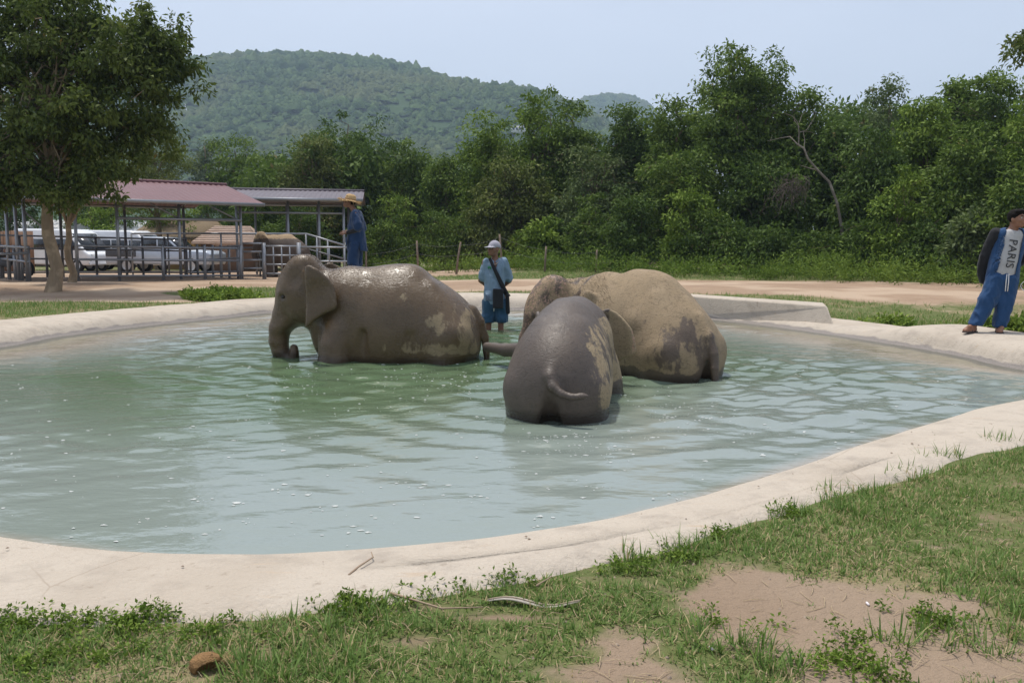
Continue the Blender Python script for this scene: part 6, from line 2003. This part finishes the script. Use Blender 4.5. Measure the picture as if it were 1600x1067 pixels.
# dry straw and grit lying on the earth
mb = MB()
for k in range(900):
    d = 2.2 + 5 * rng.uniform() ** 1.6; x = (rng.uniform(-40, 1640) - CX) / F_PX * d
    if rim_out(np.array([x]), np.array([d]))[0] < -.02: continue
    L_ = rng.uniform(.02, .11); th_ = rng.uniform(0, PI); z = gz1(x, d) + .004
    v = np.array([math.cos(th_), math.sin(th_), 0]) * L_ / 2
    mid = np.array([x, d, z + rng.uniform(.002, .012)]) + rng.normal(0, .006, 3)
    mb.tube([np.array([x, d, z]) - v, mid, np.array([x, d, z]) + v], [.0009, .0013, .0007], 4, False)
tag(mb.build('straw_litter', simple('dry_straw', (.42, .32, .20), .9, var=.35, scale=4), smooth=True), 'dry stalks and straw littering the foreground earth', 'straw', kind='stuff')
mb = MB()
for k in range(700):
    if k < 450:
        d = 2.2 + 4 * rng.uniform() ** 1.5; x = (rng.uniform(-40, 1640) - CX) / F_PX * d; z = gz1(x, d)
        if rim_out(np.array([x]), np.array([d]))[0] < .0: continue
    else:
        i = rng.integers(0, NP_)
        o = POOL[i] + PN[i] * rng.uniform(.3, max(.5, RW[i] - .1)); x, d = o; z = .275
        if d > 9: continue
    s_ = rng.uniform(.003, .009)
    V_, F_ = crown_proto(k % 7)
    mb.add(V_ * s_ * np.array([1, 1, .7]) + np.array([x, d, z - .001]), F_)
tag(mb.build('grit', simple('grit_stone', (.26, .20, .15), .9, var=.4, scale=30)), 'small stones and crumbs on earth and rim', 'grit', kind='stuff')
# coconut husk
w = at(322, 1040, .27)
root = empty('coconut_husk', (w[0], w[1], gz1(w[0], w[1])), .3, 'brown hollow coconut husk lying in the grass at lower left', 'husk')
th = np.linspace(0, 2 * PI, 28, endpoint=False)
def husk(P):
    d = ell(P, (0, 0, .018), (.047, .036, .033))
    d = smax(d, -ell(P, (.012, -.022, .010), (.036, .030, .024)), .004)
    return smax(d, -.006 - P[:, 2], .004) + .004 * (noise3(P, 90, 3) - .5)
solid('shell', husk, (-.07, -.06, -.012), (.07, .06, .07), .003, simple('husk_fibre', (.24, .135, .055), .95, var=.4, scale=60, bump=.9, bscale=160), root)
mb = MB()
for k in range(120):
    a = np.array([.046 + rng.normal(0, .008), rng.normal(.004, .016), rng.uniform(.004, .03)]); b = a + np.array([rng.uniform(.008, .03), rng.normal(0, .014), rng.normal(0, .012)])
    mb.tube([a, b], [.001, .0004], 3, False)
tag(mb.build('fibres', simple('husk_fibre_pale', (.42, .30, .15), .95), root), kind='stuff')
# dried palm leaf
a, b = at(762, 938, .275), at(906, 944, .275)
root = empty('dried_leaf', (0, 0, 0), 0, 'long grey dried palm leaf strip lying beside the rim', 'leaf')
u = np.linspace(0, 1, 12)[:, None]
P = a + (b - a) * u; P[:, 2] = gz(P[:, 0], P[:, 1]) + .010 + .012 * np.sin(u[:, 0] * 7)
ribbon(P, .006 + .026 * np.sin(np.linspace(.15, PI, 12)), (0, 0, 1), .004).build('blade', simple('dry_palm', (.44, .39, .33), .85, var=.3, scale=20), root, True)
MB().tube(P + [0, 0, .006], [.003] * 12, 5).build('midrib', simple('dry_rib', (.34, .27, .2), .9), root, True)
for (pts, lab) in (([(838, 915), (862, 900)], 'short pale broken stick standing out of the grass by the rim'), ([(545, 898), (560, 885), (583, 870), (580, 862)], 'thin crooked twig lying on the near rim'), ([(610, 926), (690, 950), (755, 948)], 'dry root trailing along the edge of the near rim')):
    root = empty('twig', (0, 0, 0), 0, lab, 'twig')
    P = np.array([at(p[0], p[1], .286) for p in pts])
    MB().tube(P, np.linspace(.0045, .002, len(P)), 6).build('stem', simple('twig_wood', (.30, .22, .15), .9), root, True)
for (a, b, lab) in ((1356, 942, 'small white paper scrap on the bare earth at right'), (1112, 1013, 'tiny white butt on the bare earth near the bottom')):
    w = at(a, b, .268)
    root = empty('paper_scrap', (w[0], w[1], gz1(w[0], w[1]) + .004), rng.uniform(0, 3), lab, 'litter')
    MB().tube([(-.011, 0, .0), (0, .001, .001), (.011, 0, 0)], [.004, .0045, .004], 7).build('roll', simple('litter_white', (.72, .66, .66), .8), root, True)
# foam flecks on the water
rng = np.random.default_rng(91)
Vf, Ff = [], []
n0 = 0
FL = []
def fleck(x, y, r): FL.append((x, y, r))
cl = [(470, 600, 60), (640, 590, 150), (720, 600, 80), (880, 690, 130), (930, 700, 60), (1060, 640, 110), (1010, 615, 50), (600, 640, 30), (650, 760, 20), (830, 745, 20), (1080, 660, 50), (780, 580, 40), (450, 590, 30)]
for (a, b, n) in cl:
    for k in range(int(n * .55)):
        p_ = at(a + rng.normal(0, 42), b + rng.normal(0, 11), 0)
        fleck(p_[0], p_[1], .003 + .010 * rng.uniform() ** 2.5)
for k in range(300):
    px = rng.uniform(0, 1560); py = rng.uniform(560, 850)
    p_ = at(px, py, 0)
    if pool_dist(np.array([p_[0]]), np.array([p_[1]]))[0][0] < .1: continue
    nn_ = rng.integers(1, 6) if rng.uniform() < .3 else 1
    for q in range(nn_): fleck(p_[0] + rng.normal(0, .035), p_[1] + rng.normal(0, .03), .003 + .011 * rng.uniform() ** 2)
FL = np.array(FL); k = 7; n = len(FL)
th = np.linspace(0, 2 * PI, k, endpoint=False)[None, :] + rng.uniform(0, 1, (n, 1))
rr = FL[:, 2:3] * rng.uniform(.45, 1.15, (n, k)); ax = rng.uniform(.8, 2.2, (n, 1))
X = np.c_[FL[:, :1] + rr * np.cos(th) * ax, FL[:, 0]]; Y = np.c_[FL[:, 1:2] + rr * np.sin(th), FL[:, 1]]
Z = wave(X, Y) + .0025; Z[:, -1] += FL[:, 2] * .35
o = np.arange(n)[:, None, None] * (k + 1)
Vf = [np.stack([X, Y, Z], -1).reshape(-1, 3)]; Ff = [(np.array([[i, (i + 1) % k, k] for i in range(k)])[None] + o).reshape(-1, 3)]
fm = link('foam', mesh_np('foam', np.concatenate(Vf), np.concatenate(Ff), simple('foam_white', (.46, .48, .46), .6, var=.06)))
tag(fm, 'white flecks of foam drifting on the pool', 'foam', kind='stuff')
# ------------------------------------------------------------------ haze
hz = MB().box((0, 750, 125), (5600, 1960, 290))
t = NT('haze_air')
pv = t.n('VolumePrincipled')
pv.inputs['Color'].default_value = (.62, .80, 1.0, 1)
pv.inputs['Density'].default_value = .00038
pv.inputs['Anisotropy'].default_value = .2
t.L.new(pv.outputs[0], t.out.inputs['Volume'])
hzo = hz.build('haze', t.m)
tag(hzo, 'thin bluish haze in the air over the whole place', 'haze', kind='stuff')
